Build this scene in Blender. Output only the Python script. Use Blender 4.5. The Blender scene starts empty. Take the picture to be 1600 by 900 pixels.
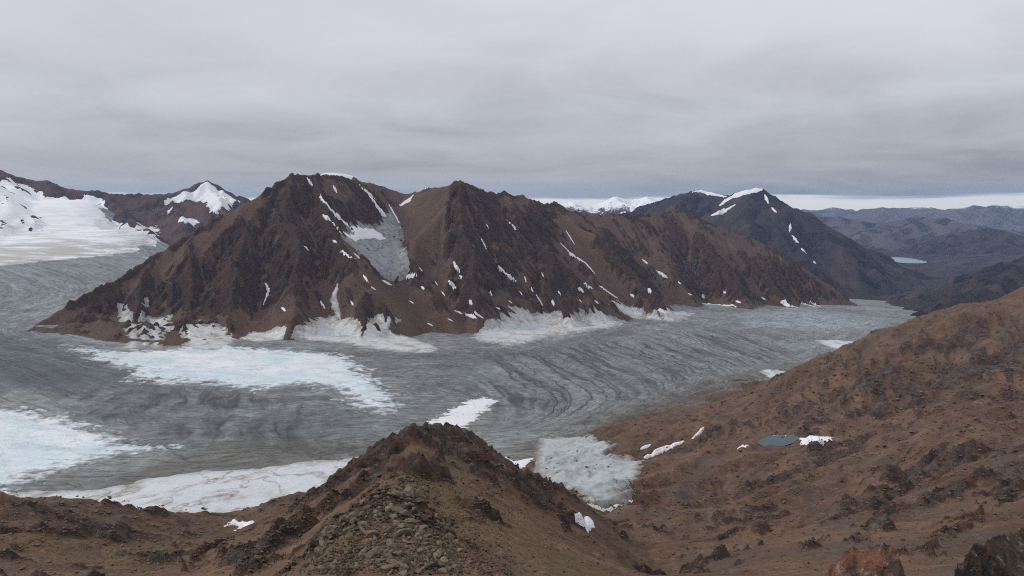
import bpy, math, random
import numpy as np
R = math.radians
random.seed(7)
rng = np.random.default_rng(11)
scn = bpy.context.scene

# ------------------------------------------------------------------ camera, sky, sun, exposure
F, CX, CY, VH = 1280.0, 800.0, 450.0, 320.0     # focal length in photo pixels, centre, row of the true horizon
PITCH = math.atan((CY - VH) / F)
CZ = 1000.0                                      # camera stands 1000 m above sea level; heights below are relative to it
cam_d = bpy.data.cameras.new('camera')
cam = bpy.data.objects.new('camera', cam_d); scn.collection.objects.link(cam)
cam_d.sensor_fit = 'HORIZONTAL'; cam_d.sensor_width = 36.0; cam_d.lens = 36.0 * F / 1600.0
cam_d.clip_start = 0.5; cam_d.clip_end = 200000.0
cam.location = (0, 0, CZ); cam.rotation_euler = (math.pi / 2 - PITCH, 0, 0)
scn.camera = cam
SUN_EL, SUN_AZ = R(36), R(-92)                  # azimuth from +Y (view direction) towards +X
sun_d = bpy.data.lights.new('sun', 'SUN'); sun_d.energy = 1.5; sun_d.angle = R(13); sun_d.color = (1.0, .965, .92)
sun = bpy.data.objects.new('sun', sun_d); scn.collection.objects.link(sun)
sun.rotation_euler = (math.pi / 2 - SUN_EL, 0, math.pi - SUN_AZ)
sun.location = (0, 0, CZ + 500)
scn.view_settings.view_transform = 'Standard'; scn.view_settings.look = 'None'
scn.view_settings.exposure = 0.0; scn.view_settings.gamma = 1.0; scn.view_settings.use_curve_mapping = False
scn.render.engine = 'CYCLES'
cy = scn.cycles
cy.use_denoising = False                          # fine stone texture survives; the little noise left reads as sensor grain
cy.max_bounces = 4; cy.diffuse_bounces = 2; cy.glossy_bounces = 2; cy.transmission_bounces = 2; cy.volume_bounces = 0
cy.use_adaptive_sampling = False
cy.pixel_filter_type = 'BLACKMAN_HARRIS'; cy.filter_width = 1.05

def build_world():
    w = bpy.data.worlds.new('World'); scn.world = w; w.use_nodes = True
    nt = w.node_tree; N = nt.nodes; L = nt.links; N.clear()
    out = N.new('ShaderNodeOutputWorld')
    sky = N.new('ShaderNodeTexSky'); sky.sky_type = 'NISHITA'; sky.sun_disc = False
    sky.sun_elevation = SUN_EL; sky.sun_rotation = SUN_AZ; sky.altitude = 1000
    b1 = N.new('ShaderNodeBackground'); b1.inputs['Strength'].default_value = 0.1
    L.new(sky.outputs[0], b1.inputs['Color'])
    tc = N.new('ShaderNodeTexCoord'); sep = N.new('ShaderNodeSeparateXYZ'); L.new(tc.outputs['Generated'], sep.inputs[0])
    def m(op, a, b=None, c=None):
        n = N.new('ShaderNodeMath'); n.operation = op
        for i, v in enumerate((a, b, c)):
            if v is None: continue
            if isinstance(v, (int, float)): n.inputs[i].default_value = v
            else: L.new(v, n.inputs[i])
        return n.outputs[0]
    def ramp(fac, stops, interp='LINEAR'):
        n = N.new('ShaderNodeValToRGB'); n.color_ramp.interpolation = interp; e = n.color_ramp.elements
        while len(e) < len(stops): e.new(0.5)
        for k, (p, c) in enumerate(stops):
            e[k].position = p; e[k].color = (c, c, c, 1) if isinstance(c, (int, float)) else (*c, 1)
        L.new(fac, n.inputs[0]); return n.outputs[0]
    zz = m('ADD', m('MAXIMUM', sep.outputs[2], 0.0), 0.13)          # cloud deck seen in perspective
    comb = N.new('ShaderNodeCombineXYZ')
    L.new(m('DIVIDE', sep.outputs[0], zz), comb.inputs[0]); L.new(m('DIVIDE', sep.outputs[1], zz), comb.inputs[1])
    def noise(scale, detail, rough, dist=0.0, off=(0, 0, 0), sc=(1, 1, 1)):
        mp = N.new('ShaderNodeMapping'); mp.inputs['Location'].default_value = off; mp.inputs['Scale'].default_value = sc
        L.new(comb.outputs[0], mp.inputs[0])
        n = N.new('ShaderNodeTexNoise'); n.inputs['Scale'].default_value = scale; n.inputs['Detail'].default_value = detail
        n.inputs['Roughness'].default_value = rough; n.inputs['Distortion'].default_value = dist
        L.new(mp.outputs[0], n.inputs['Vector']); return n.outputs[0]
    n1 = noise(0.42, 5, .52, .6, (3.1, 1.7, 0), (1, .8, 1)); n2 = noise(1.1, 5, .55, .5, (7.7, 2.2, 0))
    el = m('ARCTAN2', sep.outputs[2], m('SQRT', m('ADD', m('MULTIPLY', sep.outputs[0], sep.outputs[0]), m('MULTIPLY', sep.outputs[1], sep.outputs[1]))))
    lum = m('ADD', m('MULTIPLY', n1, .75), m('MULTIPLY', n2, .25))
    # thin high deck overhead, thicker and darker deck seen edge-on towards the horizon
    base = ramp(m('MULTIPLY', el, 1 / R(90)), [(0, .48), (.025, .47), (.05, .54), (.085, .63), (.13, .70), (.2, .76), (1, .84)], 'EASE')
    fac_hi = ramp(lum, [(.32, .84), (.5, 1.0), (.68, 1.11)])
    n3 = noise(.16, 6, .55, .8, (1.3, 5.9, 0), (1, 1.2, 1)); fac_lo = ramp(m('ADD', m('MULTIPLY', n3, .7), m('MULTIPLY', n2, .3)), [(.36, .62), (.5, .97), (.64, 1.2)])
    lo = ramp(m('MULTIPLY', el, 1 / R(90)), [(.06, 1.0), (.16, 0.0)])
    fac = m('ADD', m('MULTIPLY', fac_lo, lo), m('MULTIPLY', fac_hi, m('SUBTRACT', 1.0, lo)))
    val = m('MULTIPLY', base, fac)
    tint = ramp(m('MULTIPLY', el, 1 / R(90)), [(0, (1.0, .99, .99)), (.06, (.965, .985, 1.045)), (.2, (.955, .975, 1.075)), (1, (.98, .985, 1.05))])
    mul = N.new('ShaderNodeMix'); mul.data_type = 'RGBA'; mul.blend_type = 'MULTIPLY'; mul.inputs[0].default_value = 1
    L.new(tint, mul.inputs[6]); L.new(val, mul.inputs[7])
    b2 = N.new('ShaderNodeBackground'); L.new(mul.outputs[2], b2.inputs['Color']); b2.inputs['Strength'].default_value = 1.0
    # the deck ends above the horizon: a narrow clear gap with light low sky
    mp = N.new('ShaderNodeMapping'); mp.inputs['Scale'].default_value = (5, 5, 90); L.new(tc.outputs['Generated'], mp.inputs[0])
    gn = N.new('ShaderNodeTexNoise'); gn.inputs['Scale'].default_value = 1.0; gn.inputs['Detail'].default_value = 4; L.new(mp.outputs[0], gn.inputs['Vector'])
    e2 = m('ADD', el, m('MULTIPLY', m('SUBTRACT', gn.outputs[0], .5), R(1.3)))
    gap = ramp(m('MULTIPLY', e2, 1 / R(2.0)), [(.20, 1.0), (.34, .0)], 'EASE')
    b3 = N.new('ShaderNodeBackground'); b3.inputs['Color'].default_value = (.95, .93, .80, 1); b3.inputs['Strength'].default_value = 1.5
    mixlow = N.new('ShaderNodeMixShader'); mixlow.inputs[0].default_value = .75
    L.new(b1.outputs[0], mixlow.inputs[1]); L.new(b3.outputs[0], mixlow.inputs[2])
    mx = N.new('ShaderNodeMixShader'); L.new(gap, mx.inputs[0]); L.new(b2.outputs[0], mx.inputs[1]); L.new(mixlow.outputs[0], mx.inputs[2])
    L.new(mx.outputs[0], out.inputs['Surface'])
build_world()

# ------------------------------------------------------------------ numeric helpers
_perm = np.concatenate([rng.permutation(256)] * 3).astype(np.int32)
_ga = np.linspace(0, 2 * np.pi, 32, endpoint=False); _gx, _gy = np.cos(_ga).astype(np.float32), np.sin(_ga).astype(np.float32)
def perlin(x, y, seed=0):
    x = np.asarray(x, float); y = np.asarray(y, float)
    xi = np.floor(x).astype(np.int32); yi = np.floor(y).astype(np.int32); xf = (x - xi).astype(np.float32); yf = (y - yi).astype(np.float32)
    xi = (xi + seed * 37) & 255; yi = (yi + seed * 91) & 255; x1 = (xi + 1) & 255; y1 = (yi + 1) & 255
    u = xf * xf * xf * (xf * (xf * 6 - 15) + 10); v = yf * yf * yf * (yf * (yf * 6 - 15) + 10)
    def g(a, b, dx, dy):
        h = _perm[_perm[a] + b] & 31
        return _gx[h] * dx + _gy[h] * dy
    n0 = g(xi, yi, xf, yf); n1 = g(x1, yi, xf - 1, yf); n2 = g(xi, y1, xf, yf - 1); n3 = g(x1, y1, xf - 1, yf - 1)
    a = n0 + u * (n1 - n0); b = n2 + u * (n3 - n2)
    return (a + v * (b - a)) * 1.5
def fbm(x, y, octv=5, gain=.5, seed=0, lac=2.03):
    s = 0; a = 1; t = 0
    for k in range(octv):
        s = s + a * perlin(x, y, seed + k); t += a; a *= gain; x = x * lac + 13.7; y = y * lac - 7.1
    return s / t
def ridged(x, y, octv=5, gain=.5, seed=0, lac=2.03):
    s = 0; a = 1; t = 0; w = 1
    for k in range(octv):
        n = 1 - np.abs(perlin(x, y, seed + k)); n = n * n * w; w = np.clip(n * 1.6, 0, 1)
        s = s + a * n; t += a; a *= gain; x = x * lac + 13.7; y = y * lac - 7.1
    return s / t
def sstep(a, b, x):
    t = np.clip((x - a) / (b - a), 0, 1); return t * t * (3 - 2 * t)

cp, sp = math.cos(PITCH), math.sin(PITCH)
def ray(u, v):
    a = (np.asarray(u, float) - CX) / F; b = (CY - np.asarray(v, float)) / F
    return a, cp + b * sp, b * cp - sp                # x, y, z of the ray through a photo pixel
def P(u, v, d):                                       # point seen at (u, v) that lies d metres ahead
    a, y, z = ray(u, v); s = d / y; return np.array([a * s, d, z * s])
def PH(u, v, h):                                      # point seen at (u, v) that lies h metres below the camera
    a, y, z = ray(u, v); s = -h / z; return np.array([a * s, y * s, -h])
def PZ(u, d, z):                                      # point at column u, d ahead, at height z
    y0 = cp; return np.array([(u - CX) / F * d, d, z])
class RBF:
    def __init__(self, P2, val, smooth=0.0):
        self.P = np.asarray(P2, float); self.sc = max(np.ptp(self.P[:, 0]), np.ptp(self.P[:, 1])); self.c = self.P.mean(0)
        Q = (self.P - self.c) / self.sc; n = len(Q)
        K = self.phi(Q, Q) + np.eye(n) * smooth; T = np.hstack([np.ones((n, 1)), Q])
        A = np.block([[K, T], [T.T, np.zeros((3, 3))]])
        self.w = np.linalg.lstsq(A, np.concatenate([np.asarray(val, float), np.zeros(3)]), rcond=None)[0]; self.Q = Q
    @staticmethod
    def phi(A, B):
        r2 = ((A[:, None, :] - B[None, :, :]) ** 2).sum(2); return 0.5 * r2 * np.log(r2 + 1e-12)
    def __call__(self, x, y):
        sh = np.shape(x); q = (np.stack([np.ravel(x), np.ravel(y)], 1) - self.c) / self.sc; out = np.empty(len(q)); n = len(self.Q)
        for i in range(0, len(q), 20000):
            c = q[i:i + 20000]; out[i:i + 20000] = self.phi(c, self.Q) @ self.w[:n] + self.w[n] + c @ self.w[n + 1:]
        return out.reshape(sh)
def seg_field(X, Y, lines, k, w=0.0):
    """highest of the roofs that fall away from 3-D ridge lines; k = slope, w = rounding of the crest"""
    H = np.full(X.shape, -1e9); D = np.full(X.shape, 1e9)
    for li, ln in enumerate(lines):
        kk = k[li] if isinstance(k, (list, tuple)) else k
        for a, b in zip(ln[:-1], ln[1:]):
            dx, dy = b[0] - a[0], b[1] - a[1]; l2 = dx * dx + dy * dy + 1e-9
            t = np.clip(((X - a[0]) * dx + (Y - a[1]) * dy) / l2, 0, 1)
            dist = np.hypot(X - a[0] - t * dx, Y - a[1] - t * dy)
            h = a[2] + t * (b[2] - a[2]) - kk * (np.sqrt(dist * dist + w * w) - w)
            H = np.maximum(H, h); D = np.minimum(D, dist)
    return H, D
def arc_field(X, Y, ln):
    D = np.full(X.shape, 1e9); A = np.zeros(X.shape); acc = 0.0
    for a, b in zip(ln[:-1], ln[1:]):
        dx, dy = b[0] - a[0], b[1] - a[1]; l = math.hypot(dx, dy) + 1e-9; t = np.clip(((X - a[0]) * dx + (Y - a[1]) * dy) / l / l, 0, 1)
        dist = np.hypot(X - a[0] - t * dx, Y - a[1] - t * dy); n = dist < D; A = np.where(n, acc + t * l, A); D = np.minimum(D, dist); acc += l
    return A
def box_blur(a, n=1):
    for _ in range(n):
        p = np.pad(a, 1, mode='edge'); a = (p[:-2, 1:-1] + p[2:, 1:-1] + p[1:-1, :-2] + p[1:-1, 2:] + 4 * p[1:-1, 1:-1]) / 8
    return a
def droplets(H, cell, n=120000, steps=45, rounds=2, erode=.25, dep=.25, cap=5.0, inertia=.25, seed=1, mask=None):
    """hydraulic erosion, all drops of a round at once; H in units of the local cell"""
    g = np.random.default_rng(seed); ny, nx = H.shape; H = H / cell; flow = np.zeros(ny * nx)
    for rd in range(rounds):
        px = g.uniform(1, nx - 3, n); py = g.uniform(1, ny - 3, n); dx = np.zeros(n); dy = np.zeros(n)
        vel = np.ones(n); wat = np.ones(n); sed = np.zeros(n)
        for s in range(steps):
            ix = px.astype(int); iy = py.astype(int); fx = px - ix; fy = py - iy; i0 = iy * nx + ix; h = H.ravel()
            a, b, c, d = h[i0], h[i0 + 1], h[i0 + nx], h[i0 + nx + 1]
            gx = (b - a) * (1 - fy) + (d - c) * fy; gy = (c - a) * (1 - fx) + (d - b) * fx
            z0 = a * (1 - fx) * (1 - fy) + b * fx * (1 - fy) + c * (1 - fx) * fy + d * fx * fy
            dx = dx * inertia - gx * (1 - inertia); dy = dy * inertia - gy * (1 - inertia); l = np.hypot(dx, dy) + 1e-9; dx /= l; dy /= l
            nxp = np.clip(px + dx, 1, nx - 3); nyp = np.clip(py + dy, 1, ny - 3)
            jx = nxp.astype(int); jy = nyp.astype(int); ex = nxp - jx; ey = nyp - jy; j0 = jy * nx + jx
            z1 = h[j0] * (1 - ex) * (1 - ey) + h[j0 + 1] * ex * (1 - ey) + h[j0 + nx] * (1 - ex) * ey + h[j0 + nx + 1] * ex * ey
            dh = z1 - z0; capa = np.maximum(-dh, .01) * vel * wat * cap
            up = dh > 0
            dp = np.where(up, np.minimum(dh, sed), np.maximum(sed - capa, 0) * dep)
            er = np.where(up, 0, np.minimum(np.maximum(capa - sed, 0) * erode, np.maximum(-dh, 0)))
            amt = dp - er; sed = sed - amt
            if s % 3 == 0: dl = np.zeros(ny * nx)
            for idx, wgt in ((i0, (1 - fx) * (1 - fy)), (i0 + 1, fx * (1 - fy)), (i0 + nx, (1 - fx) * fy), (i0 + nx + 1, fx * fy)):
                dl += np.bincount(idx, wgt * amt, ny * nx)
            flow += np.bincount(i0, wat, ny * nx)
            if s % 3 == 2:
                H = H + np.clip(box_blur(dl.reshape(ny, nx), 1), -.5, .2)
            vel = np.sqrt(np.maximum(vel * vel - dh * 1.5, .05)); vel = np.minimum(vel, 4); wat *= .975
            px, py = nxp, nyp
    return H * cell, flow.reshape(ny, nx)
def thermal(H, cell, tal, it=60, c=.2):
    """loose rock slides until it rests at its angle; tal = tangent of that angle, larger where bedrock holds"""
    sx = .5 * (tal[:, 1:] + tal[:, :-1]); sy = .5 * (tal[1:] + tal[:-1])
    cx = (.5 * (cell[:, 1:] + cell[:, :-1]) if np.ndim(cell) else cell); cyy = (.5 * (cell[1:] + cell[:-1]) if np.ndim(cell) else cell)
    mx = sx * cx; my = sy * cyy
    for _ in range(it):
        d = H[:, 1:] - H[:, :-1]; q = np.sign(d) * np.maximum(np.abs(d) - mx, 0) * c
        e = H[1:] - H[:-1]; r = np.sign(e) * np.maximum(np.abs(e) - my, 0) * c
        H = H.copy(); H[:, :-1] += q; H[:, 1:] -= q; H[:-1] += r; H[1:] -= r
    return H

# ------------------------------------------------------------------ mesh helpers
def link(o): scn.collection.objects.link(o); return o
def tag(o, label=None, cat=None, group=None, kind=None):
    if label: o['label'] = label
    if cat: o['category'] = cat
    if group: o['group'] = group
    if kind: o['kind'] = kind
    return o
def mesh_from(name, V, Fq, mat, attrs=None, smooth=True):
    me = bpy.data.meshes.new(name); V = np.ascontiguousarray(V, np.float32); Fq = np.ascontiguousarray(Fq, np.int32); k = Fq.shape[1]
    me.vertices.add(len(V)); me.vertices.foreach_set('co', V.ravel())
    me.loops.add(Fq.size); me.loops.foreach_set('vertex_index', Fq.ravel())
    me.polygons.add(len(Fq)); me.polygons.foreach_set('loop_start', np.arange(0, Fq.size, k, dtype=np.int32))
    try: me.polygons.foreach_set('loop_total', np.full(len(Fq), k, np.int32))
    except Exception: pass
    me.update(calc_edges=True)
    me.polygons.foreach_set('use_smooth', np.full(len(Fq), smooth, bool))
    for an, av in (attrs or {}).items():
        at = me.attributes.new(an, 'FLOAT', 'POINT'); at.data.foreach_set('value', np.ascontiguousarray(av, np.float32).ravel())
    if mat: me.materials.append(mat)
    me.validate(); return me
def grid_obj(name, X, Y, Z, mat, keep=None, attrs=None, flip=False):
    ny, nx = X.shape; idx = np.arange(ny * nx).reshape(ny, nx)
    q = np.stack([idx[:-1, :-1], idx[:-1, 1:], idx[1:, 1:], idx[1:, :-1]], 2)
    if flip: q = q[:, :, ::-1]
    q = q.reshape(-1, 4) if keep is None else q[keep]
    used = np.zeros(ny * nx, bool); used[q.ravel()] = True; mp = np.cumsum(used) - 1
    V = np.stack([X.ravel(), Y.ravel(), Z.ravel() + CZ], 1)[used]
    me = mesh_from(name, V, mp[q], mat, {k: np.ravel(v)[used] for k, v in (attrs or {}).items()})
    return link(bpy.data.objects.new(name, me))
def bil(A, fx, fy):
    ny, nx = A.shape; fx = np.clip(fx, 0, nx - 1.001); fy = np.clip(fy, 0, ny - 1.001); i = fx.astype(int); j = fy.astype(int); a = fx - i; b = fy - j
    return A[j, i] * (1 - a) * (1 - b) + A[j, i + 1] * a * (1 - b) + A[j + 1, i] * (1 - a) * b + A[j + 1, i + 1] * a * b
# ------------------------------------------------------------------ materials
class NT:
    def __init__(self, name):
        self.m = bpy.data.materials.new(name); self.m.use_nodes = True; self.t = self.m.node_tree; self.N = self.t.nodes; self.L = self.t.links
        self.N.clear(); self.out = self.N.new('ShaderNodeOutputMaterial'); self.b = self.N.new('ShaderNodeBsdfPrincipled')
        self.L.new(self.b.outputs[0], self.out.inputs['Surface'])
        g = self.N.new('ShaderNodeNewGeometry'); self.pos = g.outputs['Position']; self.nor = g.outputs['Normal']
    def put(self, v, sock):
        if isinstance(v, (int, float)): sock.default_value = v
        elif isinstance(v, tuple): sock.default_value = (*v, 1) if len(v) == 3 and sock.type == 'RGBA' else v
        else: self.L.new(v, sock)
    def math(self, op, a, b=0.0, clamp=False):
        n = self.N.new('ShaderNodeMath'); n.operation = op; n.use_clamp = clamp; self.put(a, n.inputs[0]); self.put(b, n.inputs[1]); return n.outputs[0]
    def attr(self, name):
        n = self.N.new('ShaderNodeAttribute'); n.attribute_name = name; return n.outputs['Fac']
    def map(self, vec, sc=(1, 1, 1), loc=(0, 0, 0), rot=(0, 0, 0)):
        n = self.N.new('ShaderNodeMapping'); n.inputs['Scale'].default_value = sc; n.inputs['Location'].default_value = loc
        n.inputs['Rotation'].default_value = rot; self.L.new(vec, n.inputs[0]); return n.outputs[0]
    def noise(self, scale, detail=4, rough=.55, dist=0, vec=None):
        n = self.N.new('ShaderNodeTexNoise'); n.inputs['Scale'].default_value = scale; n.inputs['Detail'].default_value = detail
        n.inputs['Roughness'].default_value = rough; n.inputs['Distortion'].default_value = dist
        self.L.new(vec or self.pos, n.inputs['Vector']); return n.outputs[0]
    def voro(self, scale, feature='F1', vec=None, out=0, rand=1.0):
        n = self.N.new('ShaderNodeTexVoronoi'); n.feature = feature; n.inputs['Scale'].default_value = scale
        n.inputs['Randomness'].default_value = rand; self.L.new(vec or self.pos, n.inputs['Vector']); return n.outputs[out]
    def ramp(self, f, stops, interp='LINEAR'):
        n = self.N.new('ShaderNodeValToRGB'); n.color_ramp.interpolation = interp; e = n.color_ramp.elements
        while len(e) < len(stops): e.new(.5)
        for k, (p, c) in enumerate(stops):
            e[k].position = p; e[k].color = (c, c, c, 1) if isinstance(c, (int, float)) else (*c, 1)
        self.L.new(f, n.inputs[0]); return n.outputs[0]
    def mix(self, f, a, b, mode='MIX'):
        n = self.N.new('ShaderNodeMix'); n.data_type = 'RGBA'; n.blend_type = mode; self.put(f, n.inputs[0]); self.put(a, n.inputs[6]); self.put(b, n.inputs[7]); return n.outputs[2]
    def lerp(self, f, a, b):
        n = self.N.new('ShaderNodeMix'); n.data_type = 'FLOAT'; self.put(f, n.inputs[0]); self.put(a, n.inputs[2]); self.put(b, n.inputs[3]); return n.outputs[0]
    def bump(self, h, dist, strength=1.0, prev=None):
        n = self.N.new('ShaderNodeBump'); n.inputs['Distance'].default_value = dist; n.inputs['Strength'].default_value = strength
        self.L.new(h, n.inputs['Height'])
        if prev: self.L.new(prev, n.inputs['Normal'])
        return n.outputs[0]
    def done(self, col, rough=.9, normal=None, spec=.25):
        self.put(col, self.b.inputs['Base Color']); self.put(rough, self.b.inputs['Roughness'])
        self.b.inputs['Specular IOR Level'].default_value = spec
        if normal: self.L.new(normal, self.b.inputs['Normal'])
        return self.m
def rock_material(name, s, scree=((.145, .100, .072), (.205, .150, .108)), dark=((.045, .040, .038), (.105, .082, .066)), rust=(.19, .098, .058), grey=(.15, .14, .125), rust_amt=1.0, bumpd=1.0, speck=.5):
    """weathered mountain rock: loose scree and bedrock told apart by the attribute 'rock'; s = metres per unit of detail"""
    t = NT(name); rk = t.attr('rock')
    big = t.noise(.0045 / s * 10, 5, .6, .4); mid = t.noise(.03 / s * 10, 5, .62, .6); fine = t.noise(.16 / s * 10, 6, .7); vfine = t.noise(.7 / s * 10, 4, .75)
    sc = t.mix(t.ramp(t.lerp(.45, big, fine), [(.33, 0.0), (.66, 1.0)]), scree[0], scree[1])
    sc = t.mix(t.math('MULTIPLY', t.ramp(t.noise(.008 / s * 10, 4, .6, .5, t.map(t.pos, (1, 1, 1), (310, 40, 7))), [(.5, 0.0), (.68, 1.0)]), .45 * rust_amt), sc, (.165, .092, .055))
    dk = t.mix(t.ramp(fine, [(.3, 0.0), (.7, 1.0)]), dark[0], dark[1])
    dk = t.mix(t.math('MULTIPLY', t.ramp(mid, [(.5, 0.0), (.66, 1.0)]), .75 * rust_amt), dk, rust)
    dk = t.mix(t.math('MULTIPLY', t.ramp(t.noise(.02 / s * 10, 5, .6, .8, t.map(t.pos, (1, 1, 1), (90, 200, 30))), [(.54, 0.0), (.7, 1.0)]), .7), dk, grey)
    f = t.math('ADD', rk, t.math('MULTIPLY', t.math('SUBTRACT', fine, .5), 1.1)); f = t.ramp(f, [(.28, 0.0), (.62, 1.0)])
    col = t.mix(f, sc, dk)
    cells = t.voro(1.1 / s * 10, 'F1', None, 1)
    bw = t.N.new('ShaderNodeRGBToBW'); t.L.new(cells, bw.inputs[0])
    st = t.ramp(bw.outputs[0], [(.12, .55), (.35, .92), (.72, 1.05), (.93, 1.75)])
    col = t.mix(speck, col, t.mix(1.0, col, st, 'MULTIPLY'))
    col = t.mix(.6, col, t.mix(1.0, col, t.ramp(vfine, [(.3, .55), (.5, 1.0), (.72, 1.5)]), 'MULTIPLY'))
    h = t.math('ADD', t.math('MULTIPLY', fine, t.lerp(f, .5, 1.6)), t.math('MULTIPLY', vfine, .35))
    h = t.math('ADD', h, t.math('MULTIPLY', bw.outputs[0], .12))
    nb = t.bump(h, bumpd * s, .9)
    return t.done(col, .93, nb, .2)
MAT = {}
MAT['massif'] = rock_material('brown_mountain_rock', 10.0, scree=((.118, .074, .049), (.188, .126, .087)), dark=((.058, .036, .027), (.122, .074, .051)), rust=(.175, .082, .045), grey=(.115, .102, .088), bumpd=1.3)
def near_material():
    """stony slope close to the viewer: gravel of several sizes, bedded bedrock, ochre soil"""
    t = NT('near_slope_rock'); rk, oc, ws = t.attr('rock'), t.attr('ochre'), t.attr('wash')
    big = t.noise(.012, 5, .62, .5); mid = t.noise(.07, 6, .66, .4); fin = t.noise(.45, 6, .72); vf = t.noise(2.5, 4, .75)
    sc = t.mix(t.ramp(t.math('ADD', t.math('MULTIPLY', big, .55), t.math('MULTIPLY', mid, .45)), [(.40, 0.0), (.60, 1.0)]), (.084, .046, .029), (.178, .108, .069))
    sc = t.mix(t.math('MULTIPLY', t.ramp(t.noise(.02, 5, .65, .6, t.map(t.pos, (1, 1, 1), (77, 12, 5))), [(.48, 0.0), (.62, 1.0)]), .7), sc, (.092, .074, .060))
    sc = t.mix(t.math('MULTIPLY', oc, .75), sc, t.mix(fin, (.095, .063, .025), (.165, .112, .048)))
    sc = t.mix(t.math('MULTIPLY', t.ramp(t.math('ADD', ws, t.math('MULTIPLY', t.math('SUBTRACT', fin, .5), .6)), [(.62, 0.0), (.95, 1.0)]), .45), sc, (.066, .046, .033))
    vb = t.map(t.pos, (.35, 1.6, 2.2), (0, 0, 0), (0, .3, .62)); bed = t.noise(.16, 6, .7, .6, vb)
    dk = t.ramp(bed, [(.32, (.022, .018, .017)), (.46, (.050, .036, .030)), (.56, (.082, .054, .040)), (.7, (.145, .105, .08))])
    dk = t.mix(t.math('MULTIPLY', t.ramp(mid, [(.47, 0.0), (.62, 1.0)]), .7), dk, t.mix(fin, (.085, .042, .027), (.20, .105, .065)))
    dk = t.mix(t.math('MULTIPLY', t.ramp(t.noise(.05, 5, .66, .8, t.map(t.pos, (1, 1, 1), (9, 220, 3))), [(.52, 0.0), (.66, 1.0)]), .75), dk, t.mix(fin, (.06, .058, .056), (.175, .165, .15)))
    f = t.ramp(t.math('ADD', rk, t.math('MULTIPLY', t.math('SUBTRACT', t.math('ADD', t.math('MULTIPLY', fin, .5), t.math('MULTIPLY', mid, .5)), .5), 1.3)), [(.3, 0.0), (.6, 1.0)])
    col = t.mix(f, sc, dk); h = t.math('MULTIPLY', fin, t.lerp(f, .7, 2.0)); h = t.math('ADD', h, t.math('MULTIPLY', bed, t.lerp(f, .2, 2.4)))
    for scl, lo, hi, am in ((.22, .5, 2.1, .42), (.75, .45, 1.9, .5), (2.6, .5, 1.7, .5)):
        c = t.voro(scl, 'F1', None, 1); bw = t.N.new('ShaderNodeRGBToBW'); t.L.new(c, bw.inputs[0]); d = t.voro(scl, 'F1', None, 0)
        st = t.ramp(bw.outputs[0], [(.15, lo), (.34, .95), (.7, 1.04), (.92, hi)]); core = t.ramp(d, [(.30, 1.0), (.55, .0)])
        col = t.mix(t.math('MULTIPLY', core, am), col, t.mix(1.0, col, st, 'MULTIPLY')); h = t.math('ADD', h, t.math('MULTIPLY', t.math('MULTIPLY', core, bw.outputs[0]), .28 / scl))
    col = t.mix(.6, col, t.mix(1.0, col, t.ramp(vf, [(.3, .55), (.5, 1.0), (.72, 1.5)]), 'MULTIPLY'))
    return t.done(col, .94, t.bump(h, .8, .85), .2)
MAT['near'] = near_material()
MAT['dark_far'] = rock_material('dark_far_rock', 22.0, scree=((.036, .030, .030), (.062, .050, .047)), dark=((.020, .018, .021), (.040, .034, .034)), rust=(.075, .052, .042), grey=(.065, .064, .066), bumpd=.6, speck=.3)
MAT['left'] = rock_material('left_mountain_rock', 14.0, scree=((.088, .056, .042), (.13, .086, .064)), bumpd=.8)
MAT['far'] = rock_material('far_hill_rock', 60.0, scree=((.095, .084, .076), (.15, .132, .115)), dark=((.035, .032, .034), (.065, .06, .056)), rust=(.15, .11, .085), bumpd=.5, speck=.2)

def snow_material(name, base=(.80, .81, .83), dirt=(.42, .37, .31), amt=.25, blue=0.0, s=1.0, streak=0.0, sub=True):
    t = NT(name); ed = t.attr('edge')
    n = t.noise(.02 / s, 5, .6, .5); f = t.noise(.15 / s, 5, .65)
    if streak:
        vs = t.map(t.pos, (1, .25, .25), (0, 0, 0), (0, 0, streak)); n2 = t.noise(.06 / s, 4, .6, .6, vs)
    else: n2 = f
    col = t.mix(t.ramp(n, [(.35, 0.0), (.7, 1.0)]), base, tuple(c * .9 for c in base))
    if blue: col = t.mix(t.math('MULTIPLY', t.ramp(t.noise(.011 / s, 5, .65, .8), [(.42, 0.0), (.62, 1.0)]), blue), col, (.46, .68, .72))
    d = t.math('MULTIPLY', t.ramp(t.math('ADD', t.math('MULTIPLY', n2, .6), t.math('MULTIPLY', f, .4)), [(.42, 0.0), (.68, 1.0)]), amt)
    e = t.ramp(t.math('ADD', ed, t.math('MULTIPLY', t.math('SUBTRACT', f, .5), .9)), [(.0, 1.0), (.45, .0)])
    d = t.math('MAXIMUM', d, t.math('MULTIPLY', e, min(1, amt * 1.6)))
    col = t.mix(d, col, dirt)
    return t.done(col, .75, t.bump(t.math('ADD', f, t.math('MULTIPLY', n, 2.0)), 1.2 * s, .6), .3)
MAT['snow'] = snow_material('old_snow', amt=.12)
MAT['snow_near'] = snow_material('near_snow', base=(.84, .84, .86), amt=.12, s=.3)
MAT['dirty'] = snow_material('dirty_ice', base=(.66, .67, .67), amt=.6, s=1.0, streak=.5)

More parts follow.
